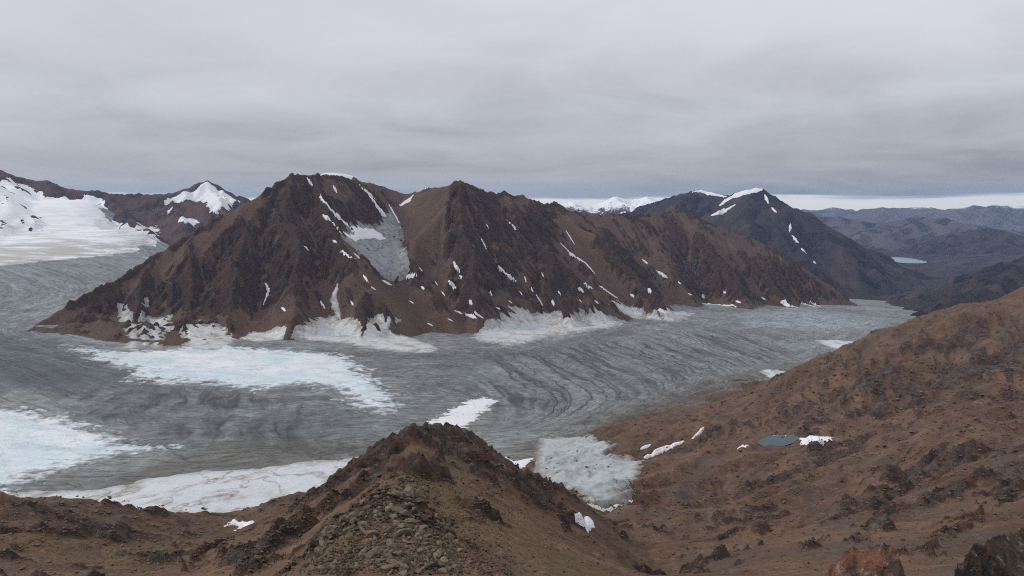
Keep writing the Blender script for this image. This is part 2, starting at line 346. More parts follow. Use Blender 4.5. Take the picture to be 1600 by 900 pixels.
# ------------------------------------------------------------------ the glacier surface as heights below the camera
GP = [PH(*p) for p in [
 (100, 775, 400), (300, 790, 395), (-150, 760, 392), (450, 760, 402), (600, 720, 412), (400, 660, 402), (200, 640, 392), (0, 620, 384), (-200, 600, 372),
 (400, 560, 396), (250, 550, 388), (100, 535, 376), (20, 505, 362), (0, 480, 345), (-200, 470, 330), (0, 440, 312), (60, 420, 292), (150, 405, 272), (200, 388, 245), (100, 396, 258),
 (0, 402, 262), (-200, 400, 262), (520, 535, 405), (620, 520, 414), (700, 640, 424), (560, 600, 406), (850, 530, 440), (900, 495, 450), (980, 500, 460), (1000, 482, 470), (1100, 480, 488),
 (1200, 478, 512), (1330, 485, 545), (1400, 498, 552), (1420, 503, 560), (1380, 530, 540), (1000, 600, 462), (1100, 560, 478), (1200, 520, 500), (900, 690, 428), (800, 700, 424), (960, 700, 428), (1080, 660, 452), (1180, 600, 482), (1290, 575, 505),
 (800, 590, 436), (1000, 540, 466)]]
GP += [PZ(250, 5300, -330), PZ(300, 5900, -330), PZ(200, 5900, -120), PZ(330, 5000, -360), P(60, 352, 5100), P(40, 312, 5600), P(140, 318, 5500), P(215, 362, 4900), P(-100, 350, 5000), PZ(300, 1000, -400), PZ(800, 1000, -410), PZ(1200, 1500, -475), PZ(500, 3400, -425), PZ(900, 4300, -480), PZ(1300, 4900, -585), PZ(1500, 4400, -600), PZ(1500, 3000, -540)]
GP = np.array(GP); _G = RBF(GP[:, :2], GP[:, 2], 1e-7)
_gx0, _gy0, _gs = -3600.0, 700.0, 20.0
_gX, _gY = np.meshgrid(np.arange(_gx0, 3000, _gs), np.arange(_gy0, 6400, _gs)); _gH = _G(_gX, _gY)
def glacier_h(x, y): return bil(_gH, (np.asarray(x) - _gx0) / _gs, (np.asarray(y) - _gy0) / _gs)

def upsample(A, sh, k):
    fy, fx = np.arange(sh[0]) / k, np.arange(sh[1]) / k; fy = np.clip(fy, 0, A.shape[0] - 1.001); fx = np.clip(fx, 0, A.shape[1] - 1.001)
    j = fy.astype(int); b = (fy - j)[:, None]; A = A[j] * (1 - b) + A[j + 1] * b; i = fx.astype(int); a = (fx - i)[None, :]
    return A[:, i] * (1 - a) + A[:, i + 1] * a
def poly_sdf(X, Y, p):
    ins = np.zeros(X.shape, bool); D = np.full(X.shape, 1e9); n = len(p)
    for i in range(n):
        a, b = p[i], p[(i + 1) % n]; dx, dy = b[0] - a[0], b[1] - a[1]; l2 = dx * dx + dy * dy + 1e-9
        t = np.clip(((X - a[0]) * dx + (Y - a[1]) * dy) / l2, 0, 1); D = np.minimum(D, np.hypot(X - a[0] - t * dx, Y - a[1] - t * dy))
        c = ((a[1] > Y) != (b[1] > Y)); ins ^= c & (X < (b[0] - a[0]) * (Y - a[1]) / (b[1] - a[1] + 1e-12) + a[0])
    return np.where(ins, D, -D)

def g_world(u, v):
    a, y, z = ray(u, v); ds = np.linspace(850, 6300, 2200); f = glacier_h(a / y * ds, ds) - z / y * ds; k = np.where(f >= 0)[0]; d = ds[k[0]] if len(k) else 4500.0
    return (a / y * d, d)
# ------------------------------------------------------------------ massif across the glacier
def spur(c, pts, ks, wob=0):
    """ridge running down towards the viewer from crest point c through photo pixels, falling at slope ks"""
    c0 = P(*c); out = [c0]
    for (u, v) in pts:
        a, y, z = ray(u, v); m = -z / y; d = (ks * c0[1] - c0[2]) / (ks + m); out.append(P(u, v, d))
    return out
crest = [(20, 520, 2420), (44, 506, 2460), (88, 482, 2550), (170, 440, 2700), (240, 395, 2850), (300, 360, 2950), (380, 313, 3080), (430, 285, 3180), (455, 271, 3230), (475, 273, 3280), (492, 270, 3300), (530, 274, 3450),
         (560, 278, 3600), (600, 288, 3750), (637, 301, 3800), (665, 292, 3680), (690, 289, 3560), (718, 281, 3500), (735, 289, 3560), (752, 296, 3620), (776, 303, 3680), (788, 297, 3720), (803, 306, 3780), (815, 301, 3830), (832, 310, 3900), (850, 319, 4000), (866, 315, 4080), (885, 324, 4180),
         (905, 331, 4280), (935, 335, 4380), (960, 332, 4450), (1000, 333, 4560), (1035, 328, 4640), (1060, 326, 4700), (1085, 335, 4720), (1120, 350, 4750), (1180, 372, 4800), (1225, 396, 4800), (1260, 418, 4790), (1300, 445, 4750), (1335, 470, 4680), (1352, 484, 4600)]
lines = [[P(*c) for c in crest]]; ks = [.84]
def add_spur(c, pts, s, k=.92): lines.append(spur(c, pts, s)); ks.append(k)
add_spur((240, 395, 2850), [(225, 440), (210, 500), (200, 545)], .58)
add_spur((300, 360, 2950), [(290, 420), (300, 480), (310, 545)], .60)
add_spur((430, 285, 3180), [(400, 340), (370, 410), (360, 470), (350, 540)], .60)
add_spur((455, 271, 3230), [(450, 330), (470, 400), (460, 470), (440, 530)], .61)
add_spur((492, 270, 3300), [(505, 320), (530, 370), (560, 410), (585, 440), (560, 480), (555, 530)], .60)
add_spur((718, 281, 3500), [(690, 320), (655, 360), (648, 400), (655, 440), (690, 480), (720, 525)], .60)
add_spur((718, 281, 3500), [(720, 340), (735, 400), (745, 460), (745, 520)], .62)
add_spur((752, 296, 3620), [(775, 350), (800, 410), (790, 460), (800, 505)], .63)
add_spur((788, 297, 3720), [(830, 360), (865, 400), (860, 440), (885, 490)], .62)
add_spur((832, 310, 3900), [(870, 360), (910, 410), (940, 450), (960, 478)], .64)
add_spur((866, 315, 4080), [(915, 355), (950, 385), (985, 420), (1010, 450), (1030, 473)], .60)
add_spur((1000, 333, 4560), [(1020, 370), (1045, 410), (1075, 450), (1090, 474)], .62)
add_spur((1060, 326, 4700), [(1095, 370), (1130, 410), (1150, 445), (1170, 474)], .60)
add_spur((1120, 350, 4750), [(1170, 400), (1210, 440), (1240, 476)], .62)
def foot(pts, dz):
    out = []
    for (u, v) in pts:
        x_, y_ = g_world(u, v); out.append(np.array([x_, y_, float(glacier_h(np.array([x_]), np.array([y_]))[0]) + dz]))
    return out
lines.append(foot([(58, 516), (110, 521), (160, 530), (200, 536), (250, 539), (310, 538), (360, 530), (400, 524)], 14)); ks.append(.45)
lines.append(foot([(130, 514), (160, 517), (200, 520), (250, 523), (310, 524), (350, 518)], 34)); ks.append(.30)
MX0, MY0, MC = -1750.0, 2000.0, 5.0
mX, mY = np.meshgrid(np.arange(MX0, 2300, MC), np.arange(MY0, 5250, MC))
wx = fbm(mX / 260, mY / 260, 4, .5, 3) * 34; wy = fbm(mX / 260, mY / 260, 4, .5, 9) * 34
_, dC = seg_field(mX, mY, lines[:1], .7)
wf = sstep(10, 160, dC)
mH, dR = seg_field(mX + wx * wf, mY + wy * wf, lines, ks)
G_m = glacier_h(mX, mY)
def cirque(u, v, d, rad, depth):
    p = P(u, v, d); return depth * np.exp(-(((mX - p[0]) / rad[0]) ** 2 + ((mY - p[1]) / rad[1]) ** 2))
mH -= cirque(595, 400, 3250, (110, 260), 55)
hard = fbm(mX / 170, mY / 170, 5, .58, 21) + .35 * fbm(mX / 45, mY / 45, 3, .5, 28)
relief = sstep(0, 70, dC) * sstep(-30, 90, mH - G_m)
arcm = box_blur(arc_field(mX, mY, lines[0]), 6) + 55 * fbm(mX / 220, mY / 220, 4, .55, 17)
mH += (ridged(arcm / 120, dC / 900 + 3, 4, .5, 5) - .42) * 34 * relief * sstep(0, 260, dC) + (ridged(arcm / 46, dC / 420 + 9, 3, .5, 7) - .42) * 15 * relief + (ridged(mX / 230, mY / 230, 4, .5, 19) - .45) * 26 * relief + fbm(mX / 60, mY / 60, 4, .55, 12) * 12 * sstep(0, 50, dC) + fbm(mX / 16, mY / 16, 3, .55, 15) * 2.2
mH, m_flow = droplets(mH, MC, n=170000, steps=57, rounds=2, erode=.5, dep=.12, cap=5.0, inertia=.08, seed=3)
conv = mH - box_blur(mH, 60)
lf = np.log1p(box_blur(m_flow, 1)); lf = lf / np.percentile(lf, 99)
high = mH - G_m
def m_mask(px, soft):
    w = []
    for (u, v) in px:
        a, y, z = ray(u, v); ds = np.linspace(2300, 5200, 800); f = bil(mH, (a / y * ds - MX0) / MC, (ds - MY0) / MC) - z / y * ds; k = np.where(f >= 0)[0]
        if len(k): w.append((a / y * ds[k[0]], ds[k[0]]))
    xs, ys = mX[::3, ::3], mY[::3, ::3]; m_ = sstep(-soft, soft, poly_sdf(xs, ys, np.array(w)) + soft * 1.2 * fbm(xs / 90, ys / 90, 4, .55, 47))
    return upsample(m_, mX.shape, 3)
scree_z = np.maximum.reduce([m_mask([(230, 402), (330, 348), (400, 305), (452, 274), (462, 285), (430, 305), (380, 345), (300, 395)], 35), m_mask([(600, 296), (637, 304), (690, 292), (706, 300), (690, 335), (668, 375), (648, 402), (640, 360), (622, 320)], 45),
    .8 * m_mask([(520, 440), (560, 430), (600, 455), (640, 460), (680, 500), (720, 520), (640, 500), (560, 480)], 50), .7 * m_mask([(870, 340), (890, 335), (960, 400), (1010, 450), (980, 455), (900, 400)], 40), .6 * m_mask([(1050, 335), (1085, 340), (1200, 390), (1180, 400), (1090, 365)], 45)])
rock_z = np.maximum.reduce([m_mask(q, 35) * am for q, am in [
    ([(320, 380), (440, 288), (500, 280), (520, 330), (540, 380), (555, 420), (480, 430), (400, 480), (330, 500), (260, 480), (235, 440)], 1), ([(80, 505), (150, 462), (230, 440), (330, 500), (380, 520), (250, 540), (100, 527)], .75),
    ([(540, 450), (580, 440), (600, 480), (590, 520), (555, 520)], .9), ([(525, 330), (560, 300), (600, 330), (590, 345), (560, 345)], .7), ([(705, 290), (760, 300), (800, 340), (820, 400), (790, 450), (740, 480), (700, 460), (690, 400), (700, 340)], 1),
    ([(800, 306), (850, 320), (870, 350), (860, 400), (900, 450), (885, 490), (840, 480), (830, 420), (805, 350)], .9), ([(905, 350), (950, 370), (1000, 420), (1040, 465), (1000, 470), (960, 430), (930, 400)], .95), ([(1040, 340), (1100, 370), (1160, 430), (1180, 470), (1090, 470), (1060, 420)], .85), ([(1160, 392), (1240, 420), (1300, 460), (1200, 475)], .8)]])
rockm = sstep(-.14, .24, .75 * hard + .03 * np.clip(conv, -8, 8) - .45 * sstep(.66, .98, lf) - .35 * sstep(70, 5, high) + .52 * rock_z - .55 * scree_z - .20)
mH = thermal(mH, MC, .62 + rockm * 1.5, 90, .22)
# bedrock stands proud of the scree in blocks and ribs
mH += rockm * ((ridged(mX / 42, mY / 42, 4, .55, 33) - .4) * 17 + np.abs(perlin(mX / 12, mY / 12, 36)) * 6 - 1) + (1 - rockm) * fbm(mX / 14, mY / 14, 2, .5, 39) * .6
mZ = mH
gy_, gx_ = np.gradient(mZ, MC); slope = np.hypot(gx_, gy_)
m_rock = np.clip(.8 * rockm + .4 * sstep(.72, 1.15, slope) - .12, 0, 1)
crest_y = np.interp(mX, [p[0] for p in sorted(lines[0], key=lambda q: q[0])], [p[1] for p in sorted(lines[0], key=lambda q: q[0])])
keep = (mZ - G_m)[:-1, :-1] > -45
keep &= (mY < crest_y + 420)[:-1, :-1]
def massif_h(x, y): return bil(mZ, (np.asarray(x) - MX0) / MC, (np.asarray(y) - MY0) / MC)
ob = grid_obj('mountain_ridge', mX, mY, mZ, MAT['massif'], keep, {'rock': m_rock})
tag(ob, 'long brown rocky mountain ridge across the glacier, with gullies and snow streaks', 'mountain', kind='structure')

# ------------------------------------------------------------------ glacier mesh: grid fanned out from the viewpoint so that near ice is finer
th = np.linspace(-R(43), R(39), 660); rr = np.exp(np.linspace(math.log(820), math.log(6300), 340))
TH, RR = np.meshgrid(th, rr); gX = RR * np.sin(TH); gY = RR * np.cos(TH)
PSI = [(1, [(45, 518), (100, 535), (250, 552), (400, 545), (520, 545), (620, 535), (750, 540), (850, 525), (950, 505), (1000, 487), (1150, 480), (1330, 482), (150, 412)]),
       (.5, [(0, 560), (200, 615), (400, 625), (560, 610), (680, 600), (850, 590), (1000, 555), (1150, 520), (1250, 500), (-150, 520), (0, 470)]),
       (.25, [(0, 660), (250, 680), (450, 670), (620, 660), (800, 660), (950, 620), (1100, 570), (1230, 540)]),
       (0, [(-150, 775), (100, 776), (300, 770), (450, 760), (600, 725), (800, 712), (960, 680), (1080, 640), (1200, 592), (1300, 556), (1400, 508)])]
pw_, pv_ = [], []
for val, pp in PSI:
    for q in pp: pw_.append(g_world(*q)); pv_.append(val)
_psi = RBF(np.array(pw_), np.array(pv_), 1e-5); _psiG = _psi(_gX, _gY)
def psi_at(x, y): return bil(_psiG, (np.asarray(x) - _gx0) / _gs, (np.asarray(y) - _gy0) / _gs)
def g_zone(px, soft, nz=1.0, seed=0):
    w = np.array([g_world(*q) for q in px]); return sstep(-soft, soft, poly_sdf(gX, gY, w) + nz * soft * fbm(gX / soft / 1.2, gY / soft / 1.2, 4, .55, 240 + seed))
g_psi = psi_at(gX, gY); g_s = .7 * gX + .715 * gY; g_c = -.715 * gX + .7 * gY
cc_ = np.clip(g_c, 900, 2400); g_chi = g_s - (.45 * (cc_ - 1677) - 150 * np.exp((1090 - cc_) / 75))
z_slate = g_zone([(-200, 478), (0, 522), (60, 530), (110, 543), (190, 574), (225, 586), (150, 604), (60, 612), (0, 618), (-200, 612)], 90, 1, 1)
z_mid = g_zone([(215, 590), (420, 612), (560, 640), (640, 620), (690, 560), (740, 540), (760, 600), (700, 660), (600, 690), (420, 690), (260, 690), (150, 640)], 110, 1, 2)
z_olive = g_zone([(150, 768), (195, 738), (270, 712), (350, 692), (450, 688), (560, 700), (640, 680), (670, 700), (545, 720), (440, 732), (300, 744), (220, 760)], 32, .8, 3)
z_brown = np.maximum(0 * z_olive,
          np.maximum(g_zone([(740, 770), (830, 695), (930, 655), (1040, 612), (1120, 590), (1250, 572), (1230, 610), (1120, 670), (1020, 720), (960, 715), (880, 705), (830, 735)], 60, 1, 4), g_zone([(1345, 535), (1395, 505), (1440, 510), (1410, 560)], 40, 1, 5)))
z_moat = .8 * g_zone([(300, 552), (460, 545), (560, 548), (700, 556), (830, 545), (900, 528), (990, 508), (1000, 515), (900, 545), (800, 560), (700, 572), (560, 556), (440, 556)], 40, 1, 6)
z_light = g_zone([(1145, 488), (1250, 484), (1345, 492), (1412, 502), (1350, 514), (1250, 516), (1165, 512)], 90, 1, 7)
z_arc = g_zone([(735, 560), (860, 540), (1000, 528), (1120, 510), (1240, 530), (1230, 560), (1120, 590), (980, 630), (860, 668), (780, 660), (730, 610)], 80, .6, 8)
z_diag = g_zone([(60, 610), (220, 598), (420, 618), (490, 640), (490, 700), (380, 690), (200, 690), (100, 650)], 80, .6, 9)
gZ = glacier_h(gX, gY) + fbm(gX / 160, gY / 160, 4, .5, 51) * 3.0 + (ridged(g_chi / 75 + .8 * fbm(gX / 90, gY / 90, 3, .5, 55), g_c / 700, 3, .5, 53) - .5) * -7.0 * z_arc + (fbm(g_psi * 26, g_s / 400, 4, .55, 57)) * 3.2 * (1 - z_arc) + (ridged((gX + .25 * gY) / 60, gY / 420, 3, .5, 59) - .5) * -5.0 * z_diag
def ice_material():
    t = NT('glacier_ice'); psi, s_, chi, c_ = t.attr('psi'), t.attr('along'), t.attr('arc'), t.attr('cross')
    def vec(x, y, z=0.0):
        n = t.N.new('ShaderNodeCombineXYZ'); t.put(x, n.inputs[0]); t.put(y, n.inputs[1]); t.put(z, n.inputs[2]); return n.outputs[0]
    sepn = t.N.new('ShaderNodeSeparateXYZ'); t.L.new(t.pos, sepn.inputs[0]); X, Y = sepn.outputs[0], sepn.outputs[1]
    wob = t.math('MULTIPLY', t.math('SUBTRACT', t.noise(.006, 4, .6), .5), .05)
    vs = vec(t.math('MULTIPLY', t.math('ADD', psi, wob), 22.0), t.math('MULTIPLY', s_, .0045))
    st1 = t.noise(1.0, 6, .68, .3, vs); st2 = t.noise(5.5, 4, .65, .2, vs)
    big = t.noise(.0035, 5, .6, .5); vh = t.voro(.045, 'SMOOTH_F1', t.map(t.pos, (1, .7, 1), (0, 0, 0), (0, 0, .6))); grain = t.math('ADD', t.math('MULTIPLY', t.noise(.05, 6, .74), .75), t.math('MULTIPLY', vh, .28)); fine = t.noise(.25, 4, .7)
    cb = t.N.new('ShaderNodeCombineXYZ'); t.put(t.math('ADD', t.math('MULTIPLY', chi, .011), t.math('MULTIPLY', t.noise(.012, 3), 1.1)), cb.inputs[0]); t.put(t.math('MULTIPLY', c_, .0016), cb.inputs[1]); band = t.noise(1.0, 5, .65, .2, cb.outputs[0])
    sA = t.lerp(t.math('MULTIPLY', t.attr('arcs'), .85), st1, band)
    f = t.math('ADD', t.math('MULTIPLY', sA, .30), t.math('ADD', t.math('MULTIPLY', st2, .14), t.math('ADD', t.math('MULTIPLY', big, .20), t.math('MULTIPLY', grain, .36))))
    col = t.ramp(f, [(.38, (.088, .087, .081)), (.46, (.175, .181, .171)), (.53, (.255, .274, .263)), (.63, (.41, .45, .44))])
    col = t.mix(t.math('MULTIPLY', t.attr('mid'), .62), col, t.ramp(f, [(.38, (.076, .076, .072)), (.50, (.150, .161, .156)), (.64, (.265, .295, .288))]))
    col = t.mix(t.math('MULTIPLY', t.attr('slate'), .85), col, t.ramp(f, [(.38, (.042, .044, .050)), (.52, (.078, .084, .094)), (.66, (.16, .175, .186))]))
    col = t.mix(t.math('MULTIPLY', t.attr('light'), .6), col, t.ramp(f, [(.38, (.19, .21, .212)), (.5, (.33, .385, .39)), (.62, (.50, .57, .575))]))
    md = t.math('MULTIPLY', t.attr('moat'), t.ramp(st1, [(.38, .95), (.62, .45)])); col = t.mix(md, col, (.115, .112, .105))
    bf = t.math('ADD', t.math('MULTIPLY', st1, .75), t.math('MULTIPLY', grain, .25))
    br = t.math('MULTIPLY', t.attr('brown'), t.ramp(bf, [(.44, 1.0), (.62, .40)])); col = t.mix(br, col, t.mix(grain, (.075, .052, .035), (.15, .108, .075)))
    ol = t.math('MULTIPLY', t.attr('olive'), t.ramp(bf, [(.36, .95), (.66, .55)])); col = t.mix(ol, col, t.mix(grain, (.07, .066, .050), (.17, .16, .125)))
    # broken dark lines: crevasse arcs and melt channels
    def lines(v, scale, width, dist=.0):
        n = t.noise(scale, 3, .5, dist, v); return t.ramp(t.math('ABSOLUTE', t.math('SUBTRACT', n, .5)), [(0.0, 1.0), (width, 0.0)])
    va = vec(t.math('ADD', t.math('MULTIPLY', chi, .017), t.math('MULTIPLY', t.noise(.012, 3), 1.1)), t.math('MULTIPLY', c_, .0016))
    la = t.math('MULTIPLY', t.math('MULTIPLY', lines(va, 1.0, .07), t.attr('arcs')), t.ramp(t.noise(.008, 3), [(.34, .35), (.48, 1.0)]))
    vd = vec(t.math('ADD', t.math('MULTIPLY', t.math('ADD', X, t.math('MULTIPLY', Y, .25)), .017), t.math('MULTIPLY', t.noise(.01, 3), 1.2)), t.math('MULTIPLY', Y, .0024))
    ldg = t.math('MULTIPLY', t.math('MULTIPLY', lines(vd, 1.0, .10), t.attr('diag')), t.ramp(t.noise(.009, 3), [(.36, .2), (.52, 1.0)]))
    ls = t.math('MULTIPLY', lines(vs, 2.6, .03), .5)
    vx = vec(t.math('MULTIPLY', psi, 9.0), t.math('ADD', t.math('MULTIPLY', s_, .03), t.math('MULTIPLY', t.noise(.01, 3), 2.0))); ls = t.math('MAXIMUM', ls, t.math('MULTIPLY', t.math('MULTIPLY', lines(vx, 1.0, .05), t.ramp(t.noise(.006, 3), [(.48, 0.0), (.6, .8)])), .8))
    ln = t.math('MAXIMUM', t.math('MAXIMUM', la, ldg), ls); col = t.mix(t.math('MULTIPLY', ln, .88), col, (.036, .034, .033))
    # bright flecks of snow left in hollows
    fl = t.ramp(t.math('ADD', t.math('MULTIPLY', grain, .5), t.math('MULTIPLY', st2, .5)), [(.63, 0.0), (.68, 1.0)]); col = t.mix(t.math('MULTIPLY', fl, .5), col, (.66, .69, .71))
    col = t.mix(.55, col, t.mix(1.0, col, t.ramp(fine, [(.3, .62), (.5, 1.0), (.72, 1.4)]), 'MULTIPLY'))
    h = t.math('SUBTRACT', t.math('ADD', grain, t.math('MULTIPLY', st2, .8)), t.math('MULTIPLY', ln, .8))
    return t.done(col, .62, t.bump(h, 5.5, .85), .3)
MAT['ice'] = ice_material()
dm_ = np.where((gX > MX0) & (gX < 2290) & (gY > MY0) & (gY < 5240), massif_h(gX, gY) - gZ, -1)
kg = (dm_ < 40)[:-1, :-1]
ob = grid_obj('glacier', gX, gY, gZ, MAT['ice'], kg, {'psi': g_psi, 'along': g_s, 'arc': g_chi, 'cross': g_c, 'slate': z_slate, 'mid': z_mid, 'brown': z_brown, 'olive': z_olive, 'moat': z_moat, 'light': z_light, 'arcs': z_arc, 'diag': z_diag}, flip=True)
tag(ob, 'wide grey glacier curving through the valley with dark crevasse arcs', 'glacier', kind='structure')

# ------------------------------------------------------------------ near terrain: log-polar grid round the viewpoint (square cells that grow with distance)
DT = .0022; NR0 = 22.0
nth = np.arange(-R(40), R(40), DT); nlr = np.arange(math.log(NR0), math.log(2700), DT)
NTH, NLR = np.meshgrid(nth, nlr); NRr = np.exp(NLR); nX = NRr * np.sin(NTH); nY = NRr * np.cos(NTH); nCell = NRr * DT
NPp = [P(*p) for p in [
 (-300, 960, 25), (0, 960, 25), (400, 960, 25), (800, 950, 25), (1200, 950, 25), (1500, 945, 25), (1900, 940, 25),
 (-250, 1010, 110), (0, 1010, 120), (200, 1010, 120), (400, 1010, 110), (500, 985, 150),
 (-200, 900, 250), (0, 890, 270), (200, 880, 330), (330, 880, 340), (400, 850, 350), (450, 815, 430),
 (-200, 800, 480), (0, 830, 430), (100, 830, 470), (200, 835, 520), (300, 830, 580), (370, 818, 640), (440, 803, 560),
 (-200, 780, 600), (0, 790, 620), (60, 793, 640), (130, 798, 660), (190, 805, 680), (240, 813, 700), (300, 813, 720), (350, 813, 740), (400, 805, 780), (450, 793, 860), (520, 775, 900),
 (700, 800, 210), (750, 850, 165), (800, 900, 150), (900, 900, 250), (850, 840, 330), (950, 880, 350), (760, 760, 330), (800, 800, 350), (850, 800, 480), (740, 720, 430),
 (1050, 900, 300), (980, 840, 450), (925, 800, 690), (900, 765, 900), (870, 730, 1100), (960, 745, 980), (1000, 740, 1000),
 (1050, 790, 680), (1100, 850, 430), (1200, 800, 520), (1200, 880, 300), (1400, 880, 250), (1400, 800, 400), (1600, 880, 230), (1600, 780, 370), (1800, 800, 330), (1800, 700, 500),
 (1200, 690, 1000), (1250, 688, 1010), (1160, 700, 1000), (1300, 720, 850), (1400, 700, 700), (1500, 690, 620), (1600, 690, 560), (1350, 750, 620), (1230, 750, 760), (1100, 740, 900),
 (1300, 650, 1130), (1400, 660, 1060), (1500, 650, 1010), (1600, 640, 950), (1300, 610, 1270), (1400, 590, 1250), (1500, 580, 1230), (1600, 570, 1200), (1800, 540, 1150),
 (1250, 578, 1500), (1300, 558, 1500), (1400, 518, 1520), (1500, 484, 1560), (1600, 450, 1620), (1800, 390, 1700), (1200, 605, 1500), (1150, 630, 1480), (1100, 665, 1420), (1050, 700, 1250), (1000, 715, 1180)]]
NPp += [PZ(*p) for p in [(-250, 900, -385), (0, 900, -380), (200, 930, -380), (350, 960, -380), (500, 1020, -390), (650, 720, -250), (650, 1000, -405), (750, 800, -290), (800, 1000, -380), (640, 1300, -470), (300, 1300, -455), (0, 1300, -450), (-200, 1300, -440),
 (900, 1500, -460), (1000, 1980, -510), (1100, 2200, -545), (1200, 2350, -570), (1300, 2500, -600), (1400, 2550, -610), (1500, 2400, -600), (1600, 2500, -590), (1800, 2500, -520), (600, 1800, -520), (0, 1900, -500), (-250, 2400, -500), (300, 2500, -520), (900, 2500, -560), (1300, 2700, -620)]]
NPp += foot([(930, 690), (1000, 664), (1070, 636), (1140, 610), (1190, 597), (1240, 588)], 1.5) + foot([(1040, 665), (1110, 640), (1180, 612)], 9) + foot([(930, 672), (1000, 645), (1070, 616), (1140, 592), (1190, 582)], -9)
NPp = np.array(NPp); rN = np.hypot(NPp[:, 0], NPp[:, 1])
_Nr = RBF(np.stack([np.arctan2(NPp[:, 0], NPp[:, 1]), .55 * np.log(rN)], 1), NPp[:, 2] / rN, 2e-5)
cT, cL = np.meshgrid(nth[::6], nlr[::6]); cV = _Nr(cT, .55 * cL)
jf = np.arange(len(nlr)) / 6.0; xf = np.arange(len(nth)) / 6.0
cV = np.pad(cV, ((0, 1), (0, 1)), mode='edge')
XF, JF = np.meshgrid(xf, jf); nB = bil(cV, XF, JF) * NRr
ridgeA = [P(*p) for p in [(560, 985, 34), (590, 905, 70), (605, 850, 110), (598, 805, 150), (603, 772, 190), (622, 748, 240), (640, 718, 310), (650, 695, 365), (651, 679, 400)]]
ridgeB = [P(*p) for p in [(651, 679, 400), (672, 686, 430), (700, 680, 455), (722, 694, 480), (745, 702, 510), (770, 722, 540), (800, 738, 565), (838, 765, 590), (880, 803, 600)]]
ridgeC = [P(*p) for p in [(651, 679, 400), (620, 690, 410), (590, 706, 415), (562, 724, 420), (540, 748, 425), (530, 766, 420)]]
ridgeE = [P(*p) for p in [(1045, 700, 1200), (1075, 676, 1230), (1105, 660, 1230), (1130, 659, 1200), (1165, 674, 1120), (1190, 690, 1040)]]
ridgeF = [P(*p) for p in [(1235, 700, 960), (1270, 694, 930), (1310, 688, 900), (1350, 684, 860), (1420, 672, 800)]]
ridgeG = [P(*p) for p in [(1100, 790, 700), (1180, 762, 730), (1260, 728, 760), (1330, 700, 800)]]
ridgeD = [P(*p) for p in [(640, 712, 310), (690, 735, 330), (735, 765, 350)]]
wr = np.interp(NRr, [30, 70, 110, 150, 190, 240, 330], [9, 12, 11, 8, 5, 4, 3])
axr = np.interp(nY, [q[1] for q in ridgeA], [q[0] for q in ridgeA]); side = sstep(-6, 6, nX - axr)          # 0 left of the crest, 1 right of it
kA = np.interp(NRr, [100, 190, 260], [1.05, .95, .70]) * (1 - side) + np.interp(NRr, [100, 190, 260], [.80, .66, .56]) * side
hA, dA = seg_field(nX, nY, [ridgeA], 1.0, 0.0)
zA = hA + dA; hA = zA - kA * (np.sqrt(dA * dA + wr * wr) - wr)
hB, dB = seg_field(nX, nY, [ridgeB], .72, 3.0); hC, dC_ = seg_field(nX, nY, [ridgeC], 1.0, 2.0); dB = np.minimum(dB, dC_); hB = np.maximum(hB, hC); hD, dD = seg_field(nX, nY, [ridgeD], .6, 6.0)
hE, dE = seg_field(nX, nY, [ridgeE, ridgeF, ridgeG], .38, 10.0)
rH = np.maximum(np.maximum(np.maximum(hA, hB), hD), hE); dRid = np.minimum(dA, dB)
k_ = .02 * NRr
nH = np.maximum(nB, rH) + .25 * k_ * np.exp(-np.abs(nB - rH) / k_)
lt = NLR; n_sc = NRr
onr = sstep(30, 5, dRid - 4) 
hardn = fbm(nX / 70, nY / 70, 5, .55, 61) + .4 * fbm(nX / 18, nY / 18, 3, .5, 66)
def blob(u, v, rx, ry, ang=0):
    """patch of bedrock, given where it shows in the photo; radii in metres on the ground"""
    p = near_hit(u, v)
    c, s = math.cos(ang), math.sin(ang); xs, ys = nX[::4, ::4], nY[::4, ::4]; ax = (xs - p[0]) * c + (ys - p[1]) * s; ay = -(xs - p[0]) * s + (ys - p[1]) * c
    return np.exp(-((ax / rx) ** 2 + (ay / ry) ** 2))
def near_hit(u, v, Hs=None):
    a, y, z = ray(u, v); r = math.hypot(a, y); th_ = math.atan2(a, y); col = (th_ - nth[0]) / DT
    hs = bil(nH if Hs is None else Hs, np.full(len(nlr), col), np.arange(len(nlr), dtype=float)); w = np.where(hs >= z / r * np.exp(nlr))[0]
    q = np.exp(nlr[w[0]]) if len(w) else 1500.0
    return np.array([q * math.sin(th_), q * math.cos(th_), z / r * q])
bl = 0
